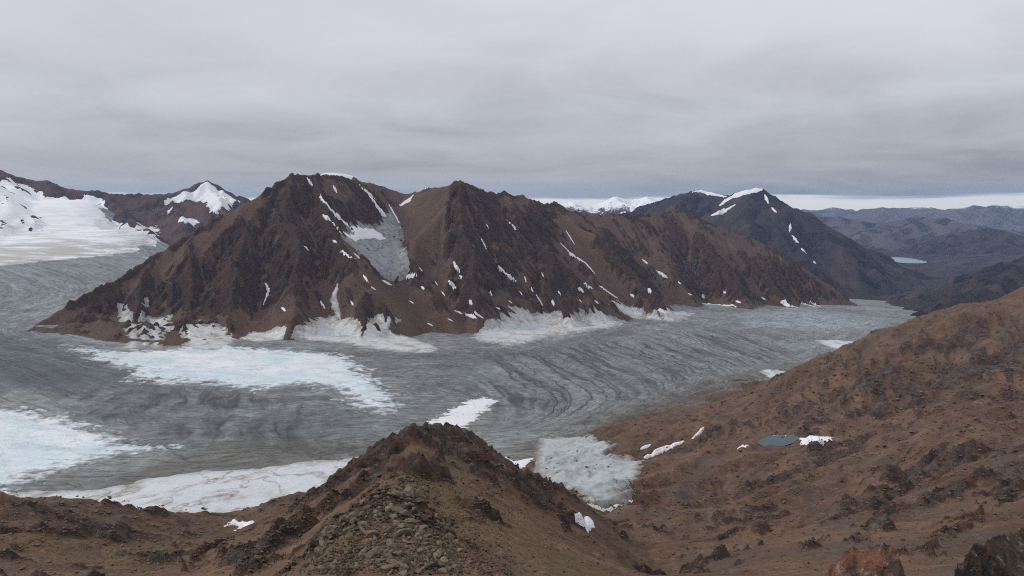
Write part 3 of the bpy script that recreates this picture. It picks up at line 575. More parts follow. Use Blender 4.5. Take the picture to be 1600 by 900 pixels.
for (u, v, rx, ry, ang, am) in [(60, 815, 45, 14, .1, .8), (20, 840, 50, 16, 0, .7), (140, 830, 40, 12, 0, .8), (200, 795, 22, 16, 0, .7), (120, 785, 40, 14, 0, .6), (235, 820, 10, 10, 0, .9), (300, 808, 14, 14, 0, 1.0), (352, 803, 18, 18, 0, 1.0),
        (1450, 730, 60, 22, .5, .8), (1560, 700, 50, 25, .4, .8), (1400, 785, 40, 20, .5, .7), (1500, 770, 40, 18, .4, .7), (1330, 690, 60, 25, .6, .9), (1250, 735, 60, 16, .7, .8), (1180, 765, 50, 14, .6, .7), (1130, 760, 40, 14, .6, .5), (1290, 715, 40, 18, .6, .8),
        (1350, 605, 90, 40, .2, .8), (1450, 600, 110, 60, 0, .7), (1550, 570, 100, 70, 0, .8), (1420, 640, 90, 30, 0, .7), (1500, 530, 100, 40, 0, .7), (1580, 620, 60, 40, 0, .6), (1130, 675, 60, 25, .7, .6), (1030, 750, 35, 12, .6, .8),
        (650, 690, 28, 30, 0, .9), (690, 700, 28, 24, 0, .7), (560, 740, 18, 30, 0, .9), (640, 735, 14, 26, 0, .9), (740, 715, 22, 26, 0, .8), (810, 755, 22, 24, 0, .8), (590, 800, 9, 22, 0, .9), (480, 800, 20, 30, 0, .6), (620, 860, 14, 30, 0, .6), (400, 870, 9, 18, 0, .9), (450, 845, 8, 14, 0, .8), (740, 800, 8, 10, 0, .5), (870, 800, 14, 14, 0, .5)]:
    bl = np.maximum(bl, am * blob(u, v, rx, ry, ang))
bl = upsample(bl, nX.shape, 4)
_gul, dG_ = seg_field(nX, nY, [[P(*q) for q in [(925, 806, 680), (945, 822, 580), (965, 838, 500), (1000, 865, 400), (1055, 905, 300)]]], .5); nH = nH - 7 * np.exp(-(dG_ / 13) ** 2) * sstep(240, 330, NRr)
G_n = np.where(NRr > 760, glacier_h(nX, nY), -1e9)
sL0 = nX * .81 + nY * .58; sC0 = -nX * .58 + nY * .81 + 18 * fbm(nX / 150, nY / 150, 3, .5, 77)
nH = nH + fbm(nX / 120, nY / 120, 4, .5, 71) * np.minimum(12, NRr * .016) * (1 - .7 * sstep(60, 20, dRid)) + (ridged(sL0 / 260, sC0 / 75, 3, .5, 73) - .5) * 22 * sstep(300, 700, NRr) + fbm(nX / 26, nY / 26, 4, .55, 75) * np.minimum(2.2, NRr * .008)
nH, n_flow = droplets(nH, nCell, n=170000, steps=42, rounds=1, erode=.2, dep=.15, cap=2.6, inertia=.15, seed=8)
stk = .62; sa_, ca_ = math.sin(stk), math.cos(stk); sL = nX * ca_ + nY * sa_; sC = -nX * sa_ + nY * ca_        # along and across the strike of the beds
wv = fbm(nX / 60, nY / 60, 3, .5, 63) * 14
ribs = ridged(sL / 120, (sC + wv) / 30, 4, .55, 83)
farw = sstep(850, 1150, NRr) * sstep(.1, .35, nX / NRr); ribs = ribs * (1 - farw) + farw * (ridged((nX - .35 * nY + wv) / 26, nY / 170, 4, .58, 86) + .10)
n_lf = np.log1p(box_blur(n_flow, 2)); n_lf = n_lf / np.percentile(n_lf, 99)
n_raw = .45 * hardn + bl * .95 + (ribs - .42) * 1.15 + .35 * fbm(nX / 6, nY / 6, 3, .6, 88) * sstep(700, 200, NRr) - .23 - .25 * sstep(.7, 1, n_lf)
n_raw = np.maximum(n_raw, .42 * sstep(16, 2, dB) + .5 * hardn + .2 * (ribs - .4) - .12)
n_raw = n_raw - .6 * sstep(330, 180, NRr) * sstep(25, 50, nX - axr)
n_rock = sstep(.12, .42, n_raw)
nH = thermal(nH, nCell, .68 + n_rock * 1.6, 24, .22)
az = np.minimum(1.0, NRr / 300) ** .7
soft_ = sstep(90, 320, NRr)
jag = (ridged(sL / 34, (sC + wv) / 11, 5, .58, 81) - .36) * 13 * az * sstep(60, 300, NRr) + (ridged(sL / 11, (sC + .4 * wv) / 5.0, 4, .6, 85) - .4) * 3.0 * sstep(1000, 250, NRr) * az * (.35 + .65 * np.maximum(soft_, sstep(45, 20, dRid))) + np.abs(perlin(nX / 2.2, nY / 2.2, 87)) * 1.1 * sstep(500, 120, NRr)
nH += box_blur(n_rock * (jag + .5 * az), 1)
nH += (1 - n_rock) * (fbm(nX / 7, nY / 7, 3, .55, 93) * np.minimum(.55, NRr * .0022) + fbm(nX / (NRr * .012), nY / (NRr * .012), 2, .5, 91) * NRr * .0005)
POND_H = 288.0; pc_ = PH(1218, 689.5, POND_H); pe_ = np.hypot((nX - pc_[0]) / 25, (nY - pc_[1]) / 22) + .38 * fbm(nX / 22, nY / 22, 3, .55, 97)      # hollow that holds the pond
pe2 = np.hypot((nX - pc_[0] - 40) / 95, (nY - pc_[1] + 18) / 52); nH = np.minimum(nH, -POND_H + .8 + 30 * np.maximum(0, pe2 - .9) ** 1.5)
nH = np.minimum(nH, -POND_H - 2.5 + 3.2 * np.clip(pe_, 0, 9) ** 2 * .9)
ns_ = np.hypot(np.gradient(nH, axis=0), np.gradient(nH, axis=1)) / nCell
n_att = np.clip(.9 * n_rock + .35 * sstep(.9, 1.5, ns_) - .08, 0, 1)
n_och = np.maximum.reduce([blob(u, v, rx, ry) * am for (u, v, rx, ry, am) in [(700, 775, 40, 60, 1), (640, 760, 20, 40, .9), (800, 830, 50, 60, .7), (560, 880, 25, 40, .5), (300, 860, 90, 60, .5), (150, 870, 80, 50, .5), (760, 740, 40, 40, .6)]])
n_och = upsample(n_och, nX.shape, 4)
n_och = np.clip(n_och + .35 * fbm(nX / 50, nY / 50, 4, .6, 95), 0, 1)
def near_h(x, y):
    x = np.asarray(x, float); y = np.asarray(y, float)
    return bil(nH, (np.arctan2(x, y) - nth[0]) / DT, (np.log(np.hypot(x, y) + 1e-6) - nlr[0]) / DT)
_r = np.exp(nlr); sl = np.array([i for i in range(len(nlr)) if (i % 6 == 0 if _r[i] < 42 else i % 2 == 0 if _r[i] < 480 else i % 3 == 0)])
kn = ((nH - G_n) > -25)[sl][:-1, :-1]
ob = grid_obj('near_slope', nX[sl], nY[sl], nH[sl], MAT['near'], kn, {'rock': n_att[sl], 'ochre': n_och[sl], 'wash': n_lf[sl]}, flip=True)
tag(ob, 'brown scree slopes and rocky ridge falling from the viewpoint to the glacier', 'slope', kind='structure')

# ------------------------------------------------------------------ other mountains, hills, valley
def simple_hill(name, lines_px, k, x0, x1, y0, y1, cell, mat, amp, seed, floor, label, extra=None, ero=True, wob=.4, rock_bias=0.0, snow=None, cat='mountain', base=None):
    X, Y = np.meshgrid(np.arange(x0, x1, cell), np.arange(y0, y1, cell)); ls = [[P(*c) if len(c) == 3 else PZ(*c[:3]) for c in l] for l in lines_px]
    _, d0 = seg_field(X, Y, ls[:1], .5)
    w = sstep(0, 12 * cell, d0) * amp * wob
    H, D = seg_field(X + w * fbm(X / amp / 8, Y / amp / 8, 4, .5, seed), Y + w * fbm(X / amp / 8, Y / amp / 8, 4, .5, seed + 3), ls, k)
    if base is not None: H = np.maximum(H, base(X, Y))
    H += sstep(0, 10 * cell, d0) * ((ridged(X / amp / 5, Y / amp / 5, 5, .5, seed + 5) - .45) * amp + fbm(X / amp / 1.6, Y / amp / 1.6, 4, .5, seed + 6) * amp * .22)
    H += fbm(X / cell / 4, Y / cell / 4, 2, .5, seed + 8) * cell * .12
    if ero: H, fl = droplets(H, cell, n=int(X.size * .35), steps=40, rounds=2, erode=.35, dep=.15, cap=3.0, inertia=.1, seed=seed)
    hd = fbm(X / amp / 3, Y / amp / 3, 5, .55, seed + 11); rk = sstep(-.1, .3, hd + rock_bias)
    if ero: H = thermal(H, cell, .62 + rk * 1.2, 30, .2)
    H += rk * (ridged(X / cell / 8, Y / cell / 8, 3, .5, seed + 14) - .4) * cell * 1.2
    at = {'rock': rk}
    if snow is not None: at['snow'] = snow(X, Y, H)
    kp = (H > floor)[:-1, :-1]
    o = grid_obj(name, X, Y, H, mat, kp, at); tag(o, label, cat, kind='structure')
    def hf(x, y): return bil(H, (np.asarray(x) - x0) / cell, (np.asarray(y) - y0) / cell)
    return o, hf
LEFTC = [(-420, 200, 5600), (-120, 225, 5700), (0, 263, 5800), (14, 272, 5830), (40, 276, 5850), (62, 280, 5880), (75, 279, 5900), (100, 290, 5920), (130, 296, 5950), (165, 299, 6000), (220, 302, 6100), (262, 301, 6150), (290, 292, 6180), (312, 284, 6200), (322, 281, 6220), (335, 286, 6240), (355, 297, 6260), (383, 307, 6300), (430, 322, 6350)]
left_ob, left_h = simple_hill('snowy_mountain', [LEFTC, [(165, 299, 6000), (185, 325, 5650), (215, 352, 5250), (245, 372, 4950)], [(262, 301, 6150), (275, 320, 5850), (285, 345, 5400), (290, 375, 5000)], [(-60, 258, 5400), (5, 295, 5250), (30, 330, 5120), (42, 345, 5060)], [(-80, 290, 5100), (5, 340, 4950), (16, 365, 4850)], [(322, 281, 6220), (340, 310, 5900), (360, 340, 5500)]],
    .55, -5200, -1700, 4500, 6900, 15.0, MAT['left'], 60, 103, -420, 'brown mountain with a broad snowfield at the head of the glacier')
snowm = snow_material('far_snow', base=(.80, .82, .86), amt=.06, s=4)
def snowy(name, src_scree, cover):
    t = NT(name); rk = t.attr('rock'); sn = t.attr('snow'); n = t.noise(.012, 5, .6); f = t.noise(.05, 4, .6)
    col = t.mix(t.ramp(t.math('ADD', rk, t.math('SUBTRACT', n, .5)), [(.2, 0.0), (.7, 1.0)]), src_scree[0], src_scree[1])
    col = t.mix(t.ramp(t.math('ADD', sn, t.math('MULTIPLY', t.math('SUBTRACT', f, .5), .7)), [(.45, 0.0), (.6, 1.0)]), col, (.80, .82, .86))
    return t.done(col, .9, t.bump(n, 20, .5), .2)
MAT['snowpeak'] = snowy('snow_peak_rock', ((.10, .085, .075), (.06, .055, .055)), .5)
def sn_peak(X, Y, H):
    s = np.hypot(*np.gradient(H, 35.0)); return sstep(-330, 120, H) * .75 + .25 * fbm(X / 300, Y / 300, 4, .5, 5) + .25 * sstep(.75, .45, s) - .05
peak_ob, peak_h = simple_hill('snow_peak', [[(820, 330, 11000), (860, 320, 11000), (893, 312, 10900), (915, 322, 11100), (932, 316, 11300), (957, 305, 11300), (985, 311, 11500), (1010, 306, 11500), (1035, 309, 11600), (1080, 322, 11600)], [(893, 312, 10900), (905, 330, 10300), (915, 345, 9900)], [(957, 305, 11300), (985, 325, 10700), (1000, 340, 10300)], [(1010, 306, 11500), (1030, 325, 10900)]],
    .6, -200, 3200, 9500, 12300, 28.0, MAT['snowpeak'], 170, 131, -900, 'distant snow covered peaks behind the brown ridge', snow=sn_peak)
MAT['bigdark'] = MAT['dark_far']
dark_ob, dark_h = simple_hill('dark_mountain', [[(960, 345, 8600), (1000, 322, 8500), (1048, 306, 8300), (1075, 298, 8200), (1092, 295, 8100), (1112, 300, 8000), (1135, 304, 7900), (1160, 297, 7750), (1182, 292, 7650), (1196, 296, 7600), (1212, 309, 7600), (1226, 315, 7600), (1245, 325, 7600), (1285, 348, 7650), (1310, 362, 7700), (1335, 376, 7700), (1362, 387, 7750), (1374, 397, 7700), (1388, 411, 7600), (1420, 418, 7500), (1450, 428, 7400)],
    [(1182, 292, 7650), (1215, 345, 7250), (1260, 400, 6850), (1300, 450, 6500), (1340, 490, 6200)], [(1092, 295, 8100), (1105, 330, 7700), (1140, 380, 7200)], [(1285, 348, 7650), (1310, 400, 7150), (1350, 450, 6700), (1370, 490, 6400)], [(1362, 387, 7750), (1385, 430, 7250), (1410, 470, 6800)], [(1048, 306, 8300), (1060, 340, 7900)]],
    .62, 900, 5200, 5900, 9300, 16.0, MAT['bigdark'], 120, 151, -1000, 'tall dark mountain with a snowy summit beyond the ridge')
# valley floor with its bench and lake
VP = np.array([P(*p) for p in [(1330, 492, 4700), (1370, 484, 5000), (1420, 492, 4800), (1370, 478, 5600), (1410, 470, 5900), (1440, 445, 6900), (1480, 436, 7400), (1550, 425, 7600), (1700, 415, 7800), (1380, 404, 10000), (1450, 408, 9500), (1415, 412, 9200), (1500, 405, 9400), (1600, 400, 9400), (1370, 396, 11000), (1450, 398, 11000), (1250, 400, 10500), (1250, 470, 6500), (1800, 410, 9000)]] + [PZ(1000, 5200, -640), PZ(1000, 9000, -780), PZ(1700, 5200, -520), PZ(1600, 4400, -480), PZ(1500, 4300, -560), PZ(1300, 4300, -620), PZ(1415, 9650, -654), PZ(1410, 9300, -653), PZ(1440, 9300, -654), PZ(1390, 9900, -654)])
_V = RBF(VP[:, :2], VP[:, 2], 1e-6)
vX, vY = np.meshgrid(np.arange(1000, 9500, 45.0), np.arange(4200, 13000, 45.0)); vZ = _V(vX, vY)
lake_c = PH(1414, 406.5, 650); ld = np.hypot((vX - lake_c[0]) / 360, (vY - lake_c[1]) / 640)
vN = (ridged(vX / 600, vY / 600, 5, .5, 171) - .45) * 45 + fbm(vX / 120, vY / 120, 4, .5, 175) * 8
vZ = vZ + vN * sstep(.9, 1.6, ld); vZ = np.where(ld < 1.6, vZ * sstep(.8, 1.6, ld) + (-660 + 12 * sstep(.75, 1.15, ld)) * (1 - sstep(.8, 1.6, ld)), vZ)
o = grid_obj('valley_floor', vX, vY, vZ, MAT['dark_far'], None, {'rock': sstep(-.1, .4, fbm(vX / 200, vY / 200, 4, .5, 181))})
tag(o, 'dark brown valley floor and bench below the glacier tongue', 'valley', kind='structure')
simple_hill('brown_hill', [[(1372, 394, 12200), (1410, 387, 12000), (1450, 374, 11900), (1492, 361, 11700), (1512, 357, 11600), (1530, 358, 11600), (1548, 355, 11600), (1570, 359, 11500), (1600, 368, 11400), (1680, 385, 11300), (1800, 392, 11200)], [(1492, 361, 11700), (1485, 380, 10900), (1500, 398, 10100)], [(1548, 355, 11600), (1580, 385, 10300), (1610, 405, 9300)]],
    .36, 4300, 11000, 8800, 13500, 30.0, MAT['dark_far'], 75, 191, -820, 'low rounded dark brown hill beside the distant lake', cat='hill')
simple_hill('valley_slope', [[(1362, 486, 5000), (1400, 470, 5000), (1450, 453, 4950), (1500, 437, 4900), (1560, 415, 4850), (1600, 402, 4800), (1680, 372, 4700), (1800, 330, 4600)], [(1600, 402, 4800), (1560, 445, 4300), (1500, 490, 3900)], [(1500, 437, 4900), (1470, 468, 4450), (1440, 495, 4150)]],
    .45, 1950, 5200, 3500, 6200, 16.0, MAT['dark_far'], 70, 201, -760, 'dark brown valley side on the right beyond the scree slope', cat='slope')
MAT['farsnow'] = snowy('far_range_rock', ((.10, .09, .08), (.06, .055, .052)), .3)
def sn_far(th_): 
    return lambda X, Y, H: .40 + .48 * sstep(th_ - 120, th_ + 40, H) * fbm(X / 900, Y / 900, 4, .55, 7) * 1.6 + .12 * sstep(th_ - 60, th_ + 60, H)
simple_hill('far_range', [[(1080, 332, 16500), (1200, 334, 16000), (1255, 335, 15800), (1290, 337, 15500), (1330, 341, 15200), (1365, 347, 15000), (1385, 346, 15000), (1420, 340, 15000), (1452, 338, 14800), (1490, 343, 14500), (1530, 352, 14500), (1600, 361, 14500), (1750, 365, 14500)], [(1452, 338, 14800), (1400, 365, 13500), (1370, 392, 12500)], [(1385, 346, 15000), (1345, 370, 13800)], [(1490, 343, 14500), (1520, 370, 13500)]],
    .32, 2800, 12500, 11500, 18500, 48.0, MAT['far'], 150, 211, -900, 'pale streaked hill range in the middle distance behind the lake', cat='hill range')
simple_hill('distant_plateau', [[(1240, 329, 25000), (1255, 326, 25000), (1278, 328, 25000), (1290, 325, 25000), (1302, 323, 25000), (1330, 327, 25000), (1336, 332, 25000), (1352, 326, 24500), (1375, 322, 24500), (1405, 324, 24500), (1450, 324, 24500), (1475, 327, 24800), (1500, 324, 22500), (1520, 321, 22500), (1560, 319, 22500), (1580, 320, 22500), (1640, 324, 22500), (1800, 322, 22500)], [(1375, 322, 24500), (1420, 345, 21000)], [(1560, 319, 22500), (1560, 345, 19500)]],
    .26, 6500, 20000, 17500, 28500, 90.0, MAT['farsnow'], 220, 221, -950, 'blue hazy plateau mountains with snow flecks on the horizon', snow=sn_far(-60), cat='mountain range')
# ground that reaches the horizon
gx, gy = np.meshgrid(np.linspace(-30000, 30000, 60), np.linspace(4000, 40000, 60))
o = grid_obj('ground', gx, gy, np.full(gx.shape, -900.0) + 25 * fbm(gx / 6000, gy / 6000, 3, .5, 231), MAT['far'], None, {'rock': np.full(gx.shape, .4)}); tag(o, 'brown lowland reaching to the horizon', 'ground', kind='structure')

# ------------------------------------------------------------------ air
def build_haze():
    x0, x1, y0, y1, z0, z1 = -31000, 31000, -400, 41000, -1000, 580
    V = [(x, y, z + CZ) for z in (z0, z1) for y in (y0, y1) for x in (x0, x1)]
    Fq = [(0, 2, 3, 1), (4, 5, 7, 6), (0, 1, 5, 4), (2, 6, 7, 3), (0, 4, 6, 2), (1, 3, 7, 5)]
    m = bpy.data.materials.new('hazy_air'); m.use_nodes = True; N = m.node_tree.nodes; N.clear()
    o = N.new('ShaderNodeOutputMaterial'); v = N.new('ShaderNodeVolumePrincipled'); v.inputs['Color'].default_value = (.38, .57, .98, 1)
    v.inputs['Density'].default_value = 1.9e-5; v.inputs['Anisotropy'].default_value = 0.1
    m.node_tree.links.new(v.outputs[0], o.inputs['Volume'])
    me = mesh_from('haze', np.array(V, float), np.array(Fq), m, smooth=False)
    tag(link(bpy.data.objects.new('haze', me)), 'thin bluish haze filling the air over the valley', 'haze', kind='stuff')
build_haze()

# ------------------------------------------------------------------ snow, ice and water lying on the terrain
def surf_all(x, y):
    x = np.asarray(x, float); y = np.asarray(y, float)
    z = glacier_mesh_h(x, y)
    inm = (x > MX0) & (x < 2290) & (y > MY0) & (y < 5240); z = np.where(inm, np.maximum(z, massif_h(x, y)), z)
    r = np.hypot(x, y); z = np.where((r < 2650), np.maximum(np.where(r < 830, -1e9, z), near_h(x, y)), z)
    return z
def surf_left(x, y): return np.maximum(glacier_mesh_h(x, y), left_h(x, y))
_grs = (math.log(6300) - math.log(820)) / 339; _gts = (R(39) + R(43)) / 659
def glacier_mesh_h(x, y):
    return bil(gZ, (np.arctan2(x, y) + R(43)) / _gts, (np.log(np.hypot(x, y) + 1e-6) - math.log(820)) / _grs)
def hits(pts, surf, d0=60.0, d1=7000.0, n=1400):
    ds = np.exp(np.linspace(math.log(d0), math.log(d1), n)); out = []
    for (u, v) in pts:
        a, y, z = ray(u, v); x_ = a / y * ds; z_ = z / y * ds; f = surf(x_, ds) - z_; w = np.where(f >= 0)[0]
        if len(w) == 0: continue
        i = max(w[0], 1); t = f[i - 1] / (f[i - 1] - f[i] + 1e-9); t = min(max(t, 0), 1); d = ds[i - 1] + t * (ds[i] - ds[i - 1]); out.append((a / y * d, d))
    return np.array(out)
def drape(name, X, Y, M, surf, mat, thick, res, edgew, lift=.4, smooth=0, ramp=2.0):
    kp = np.maximum.reduce([M[:-1, :-1], M[1:, :-1], M[:-1, 1:], M[1:, 1:]]) > -res
    S = surf(X, Y); S = box_blur(S, smooth) if smooth else S
    Z = S + np.clip(M * thick / (ramp * res), -1.2 - thick, thick) + np.where(M > 0, lift, 0)
    return grid_obj(name, X, Y, Z, mat, kp, {'edge': np.clip(M / edgew, 0, 1), 'psi': psi_at(X, Y), 'along': .7 * X + .715 * Y})
_ps = [300]
def poly_patch(name, px, mat, label, cat, surf=surf_all, thick=1.2, rag=.25, res=None, d=(60., 7000.), aniso=None, group=None, edge=1.0, holes=0.0, nscale=1.0, smooth=0, fil=0.0):
    w = hits(px, surf, *d); dist = np.median(np.hypot(w[:, 0], w[:, 1])); res = res or dist / 819 * 1.15
    ex = min(np.ptp(w[:, 0]), np.ptp(w[:, 1])); _ps[0] += 7; pad = 4 * res + .1 * ex
    X, Y = np.meshgrid(np.arange(w[:, 0].min() - pad, w[:, 0].max() + pad, res), np.arange(w[:, 1].min() - pad, w[:, 1].max() + pad, res))
    M = poly_sdf(X, Y, w); xx, yy = X, Y
    if aniso is not None:
        ca, sa = math.cos(aniso), math.sin(aniso); xx = (X * ca + Y * sa) * .22; yy = -X * sa + Y * ca
    q = max(res * 5, ex * .10) * nscale
    M = M + rag * ex * (.55 * fbm(xx / q / 2.2, yy / q / 2.2, 4, .62, _ps[0]) + .45 * fbm(xx / q * 1.2, yy / q * 1.2, 3, .6, _ps[0] + 3)) * 1.0
    if fil:
        ps_ = psi_at(X, Y); al = .7 * X + .715 * Y; M = M + fil * ex * (fbm(ps_ * 55, al / 130, 4, .6, _ps[0] + 5) + .5 * fbm(ps_ * 150, al / 60, 3, .6, _ps[0] + 6))
    if holes: M = np.minimum(M, ex * .25 * (fbm(xx / q, yy / q, 4, .6, _ps[0] + 9) + holes))
    o = drape(name, X, Y, M, surf, mat, thick, res, edge * ex * .12, .1 if smooth else .4, smooth, 6.0 if smooth else 2.0)
    return tag(o, label, cat, group)
def strip_patch(name, px, wpx, mat, label, cat, surf=surf_all, thick=1.6, d=(60., 7000.), group=None, rag=.42):
    dens = []
    for a, b in zip(px[:-1], px[1:]):
        for t_ in np.linspace(0, 1, 5)[:-1]: dens.append((a[0] + (b[0] - a[0]) * t_, a[1] + (b[1] - a[1]) * t_))
    dens.append(px[-1]); w = hits(dens, surf, *d)
    if len(w) < 2: return None
    dist = np.median(np.hypot(w[:, 0], w[:, 1])); res = dist / 819 * .6; hw = wpx * .5 * dist / F; _ps[0] += 7; pad = hw * 2 + 4 * res
    X, Y = np.meshgrid(np.arange(w[:, 0].min() - pad, w[:, 0].max() + pad, res), np.arange(w[:, 1].min() - pad, w[:, 1].max() + pad, res))
    D = np.full(X.shape, 1e9); T = np.zeros(X.shape); n = len(w) - 1
    for i in range(n):
        a, b = w[i], w[i + 1]; dx, dy = b - a; l2 = dx * dx + dy * dy + 1e-9; t_ = np.clip(((X - a[0]) * dx + (Y - a[1]) * dy) / l2, 0, 1)
        dd = np.hypot(X - a[0] - t_ * dx, Y - a[1] - t_ * dy); T = np.where(dd < D, (i + t_) / n, T); D = np.minimum(D, dd)
    prof = np.clip(np.sin(np.pi * np.clip(T, .04, .96)), 0, 1) ** .5
    M = hw * prof * (1 + rag * fbm(X / hw / 1.8, Y / hw / 1.8, 3, .6, _ps[0]) * 1.5) - D
    return tag(drape(name, X, Y, M, surf, mat, thick, res, hw, .8), label, cat, group)

def ice_white(name, base, grey, brown, fade, blue, vein=0.0, vcol=(.25, .20, .15), soil=.5, vs_=.016, vw=.022):
    """bare ice: white where clean, fading to the grey of the dirty glacier at its margin, streaked along the flow"""
    t = NT(name); ed, psi, al = t.attr('edge'), t.attr('psi'), t.attr('along')
    c = t.N.new('ShaderNodeCombineXYZ'); t.put(t.math('MULTIPLY', psi, 26.0), c.inputs[0]); t.put(t.math('MULTIPLY', al, .007), c.inputs[1]); vs = c.outputs[0]
    st = t.noise(1.0, 6, .7, .4, vs); st2 = t.noise(4.5, 4, .68, .2, vs); n = t.noise(.012, 5, .6, .5); g = t.noise(.09, 6, .75, .2); f = t.noise(.35, 4, .7)
    col = t.mix(t.ramp(g, [(.35, 0.0), (.65, 1.0)]), tuple(x * .86 for x in base), base)
    if blue: col = t.mix(t.math('MULTIPLY', t.ramp(t.math('ADD', t.math('MULTIPLY', n, .6), t.math('MULTIPLY', st, .4)), [(.44, 0.0), (.60, 1.0)]), blue), col, (.42, .62, .66))
    k = t.math('ADD', t.math('MULTIPLY', st, .4), t.math('ADD', t.math('MULTIPLY', st2, .3), t.math('MULTIPLY', g, .3)))
    e = t.math('ADD', ed, t.math('MULTIPLY', t.math('SUBTRACT', k, .5), 3.4)); col = t.mix(t.math('MULTIPLY', t.ramp(e, [(.0, 1.0), (.45, 0.0)]), fade), col, grey)
    col = t.mix(t.math('MULTIPLY', t.ramp(k, [(.50, 0.0), (.62, 1.0)]), soil * .7), col, grey)
    col = t.mix(t.math('MULTIPLY', t.ramp(t.noise(.02, 5, .65, .6, t.map(t.pos, (1, 1, 1), (40, 90, 0))), [(.50, 0.0), (.66, 1.0)]), soil), col, brown)
    if vein:
        nn = t.noise(vs_, 3, .55, .6); ln = t.ramp(t.math('ABSOLUTE', t.math('SUBTRACT', nn, .5)), [(0.0, 1.0), (vw, 0.0)]); col = t.mix(t.math('MULTIPLY', t.math('MULTIPLY', ln, t.ramp(g, [(.4, .3), (.6, 1.0)])), vein), col, vcol)
    col = t.mix(.5, col, t.mix(1.0, col, t.ramp(f, [(.3, .75), (.5, 1.0), (.72, 1.18)]), 'MULTIPLY'))
    return t.done(col, .7, t.bump(t.math('ADD', g, t.math('MULTIPLY', st2, .8)), 3.0, .6), .3)
MAT['white_ice'] = ice_white('white_bare_ice', (.80, .83, .85), (.25, .268, .268), (.40, .40, .385), 1.0, .6, .5, (.30, .32, .32), soil=.32, vs_=.02, vw=.02)
MAT['apron'] = ice_white('apron_ice', (.58, .59, .58), (.22, .205, .185), (.28, .245, .18), .9, .1, .7, (.78, .78, .77), soil=.9)
MAT['band'] = ice_white('marginal_ice', (.66, .685, .70), (.33, .32, .30), (.33, .27, .20), .8, .1, .95, (.20, .15, .10), soil=.55, vs_=.010, vw=.026)
MAT['tongue'] = ice_white('tongue_ice', (.46, .485, .49), (.20, .18, .15), (.22, .175, .13), 1.0, .15, .5, (.2, .16, .12), soil=.55)
MAT['hang'] = ice_white('hanging_ice', (.33, .34, .345), (.13, .13, .128), (.22, .20, .18), .8, 0, .95, (.06, .06, .058), soil=.6, vs_=.02, vw=.05)
# --- bare white ice and snow on the glacier
poly_patch('ice_field', [(108, 539), (150, 546), (200, 549), (270, 546), (330, 536), (380, 543), (420, 545), (460, 548), (500, 551), (530, 555), (555, 565), (570, 580), (590, 595), (612, 612), (622, 628), (620, 640), (600, 647), (575, 642), (555, 630), (530, 615), (500, 604), (460, 602), (420, 608), (370, 608), (340, 601), (290, 600), (240, 597), (200, 590), (215, 582), (190, 574), (150, 560), (112, 544)],
    MAT['white_ice'], 'large white tongue of bare ice below the left end of the brown ridge', 'ice field', thick=.8, rag=.18, fil=.05, edge=1.0, nscale=.3)
poly_patch('ice_field', [(-130, 645), (0, 640), (40, 637), (75, 645), (110, 655), (150, 668), (190, 685), (215, 695), (275, 697), (240, 702), (190, 710), (140, 722), (100, 735), (60, 748), (20, 760), (-130, 772)],
    MAT['white_ice'], 'white and pale blue ice field at the left edge of the glacier', 'ice field', thick=.8, rag=.13, fil=.04, edge=.9, nscale=.25)
poly_patch('ice_band', [(-80, 772), (60, 768), (110, 767), (180, 760), (240, 746), (300, 740), (370, 735), (440, 728), (500, 720), (545, 717), (610, 703), (640, 720), (560, 750), (528, 768), (470, 781), (430, 789), (380, 801), (330, 808), (250, 815), (100, 805), (-80, 795)],
    MAT['band'], 'pale cracked ice band along the near margin behind the rock rim', 'ice band', thick=.8, rag=.06, d=(850., 7000.))
poly_patch('snow_patch', [(675, 660), (690, 650), (710, 640), (735, 628), (757, 620), (771, 627), (765, 638), (745, 652), (725, 668), (715, 681), (690, 680), (676, 671)], MAT['snow'], 'bright ragged snow patch on the ice right behind the dark knob', 'snow patch', thick=.6, rag=.22, fil=.22, holes=.24, nscale=.4, d=(850., 7000.))
poly_patch('snow_patch', [(790, 714), (803, 721), (825, 717), (834, 715), (822, 727), (806, 734), (796, 728)], MAT['snow'], 'small white snow patch tucked against the right flank of the knob', 'snow patch', thick=.8, rag=.15, d=(650., 3000.))
poly_patch('ice_tongue', [(842, 686), (870, 683), (910, 683), (935, 690), (965, 695), (945, 707), (960, 712), (990, 715), (1005, 720), (1000, 735), (985, 750), (975, 765), (992, 783), (960, 790), (945, 798), (930, 790), (912, 775), (900, 765), (870, 760), (845, 750), (835, 735), (838, 710)],
    MAT['tongue'], 'pale grey ice tongue reaching up the side valley right of the knob', 'ice tongue', thick=1.2, rag=.10, d=(640., 3000.), nscale=.5, edge=1.3)
strip_patch('snow_patch', [(1008, 716), (1035, 702), (1068, 690)], 9, MAT['snow'], 'long snow strip running up right from the ice tongue', 'snow patch', thick=.8, d=(600., 2500.), rag=.3)
strip_patch('snow_patch', [(1001, 702), (1017, 695)], 5, MAT['snow'], 'short snow sliver just above the long snow strip', 'snow patch', thick=.8, d=(600., 2500.), rag=.3)
strip_patch('snow_patch', [(1083, 684), (1092, 676), (1100, 668)], 5, MAT['snow'], 'small snow sliver at the upper end of the gully left of the pond', 'snow patch', thick=.8, d=(600., 2500.), rag=.4)
poly_patch('snow_patch', [(908, 786), (930, 787), (950, 796), (975, 781), (992, 782), (965, 791), (945, 799), (930, 795)], MAT['snow'], 'white snow fringe at the foot of the ice tongue', 'snow patch', thick=1.0, rag=.12, smooth=6, d=(500., 2500.))
poly_patch('snow_patch', [(899, 812), (914, 808), (926, 814), (929, 823), (912, 822)], MAT['snow_near'], 'lone white snow patch on the scree below the ice tongue', 'snow patch', thick=.8, rag=.15, d=(300., 2500.))
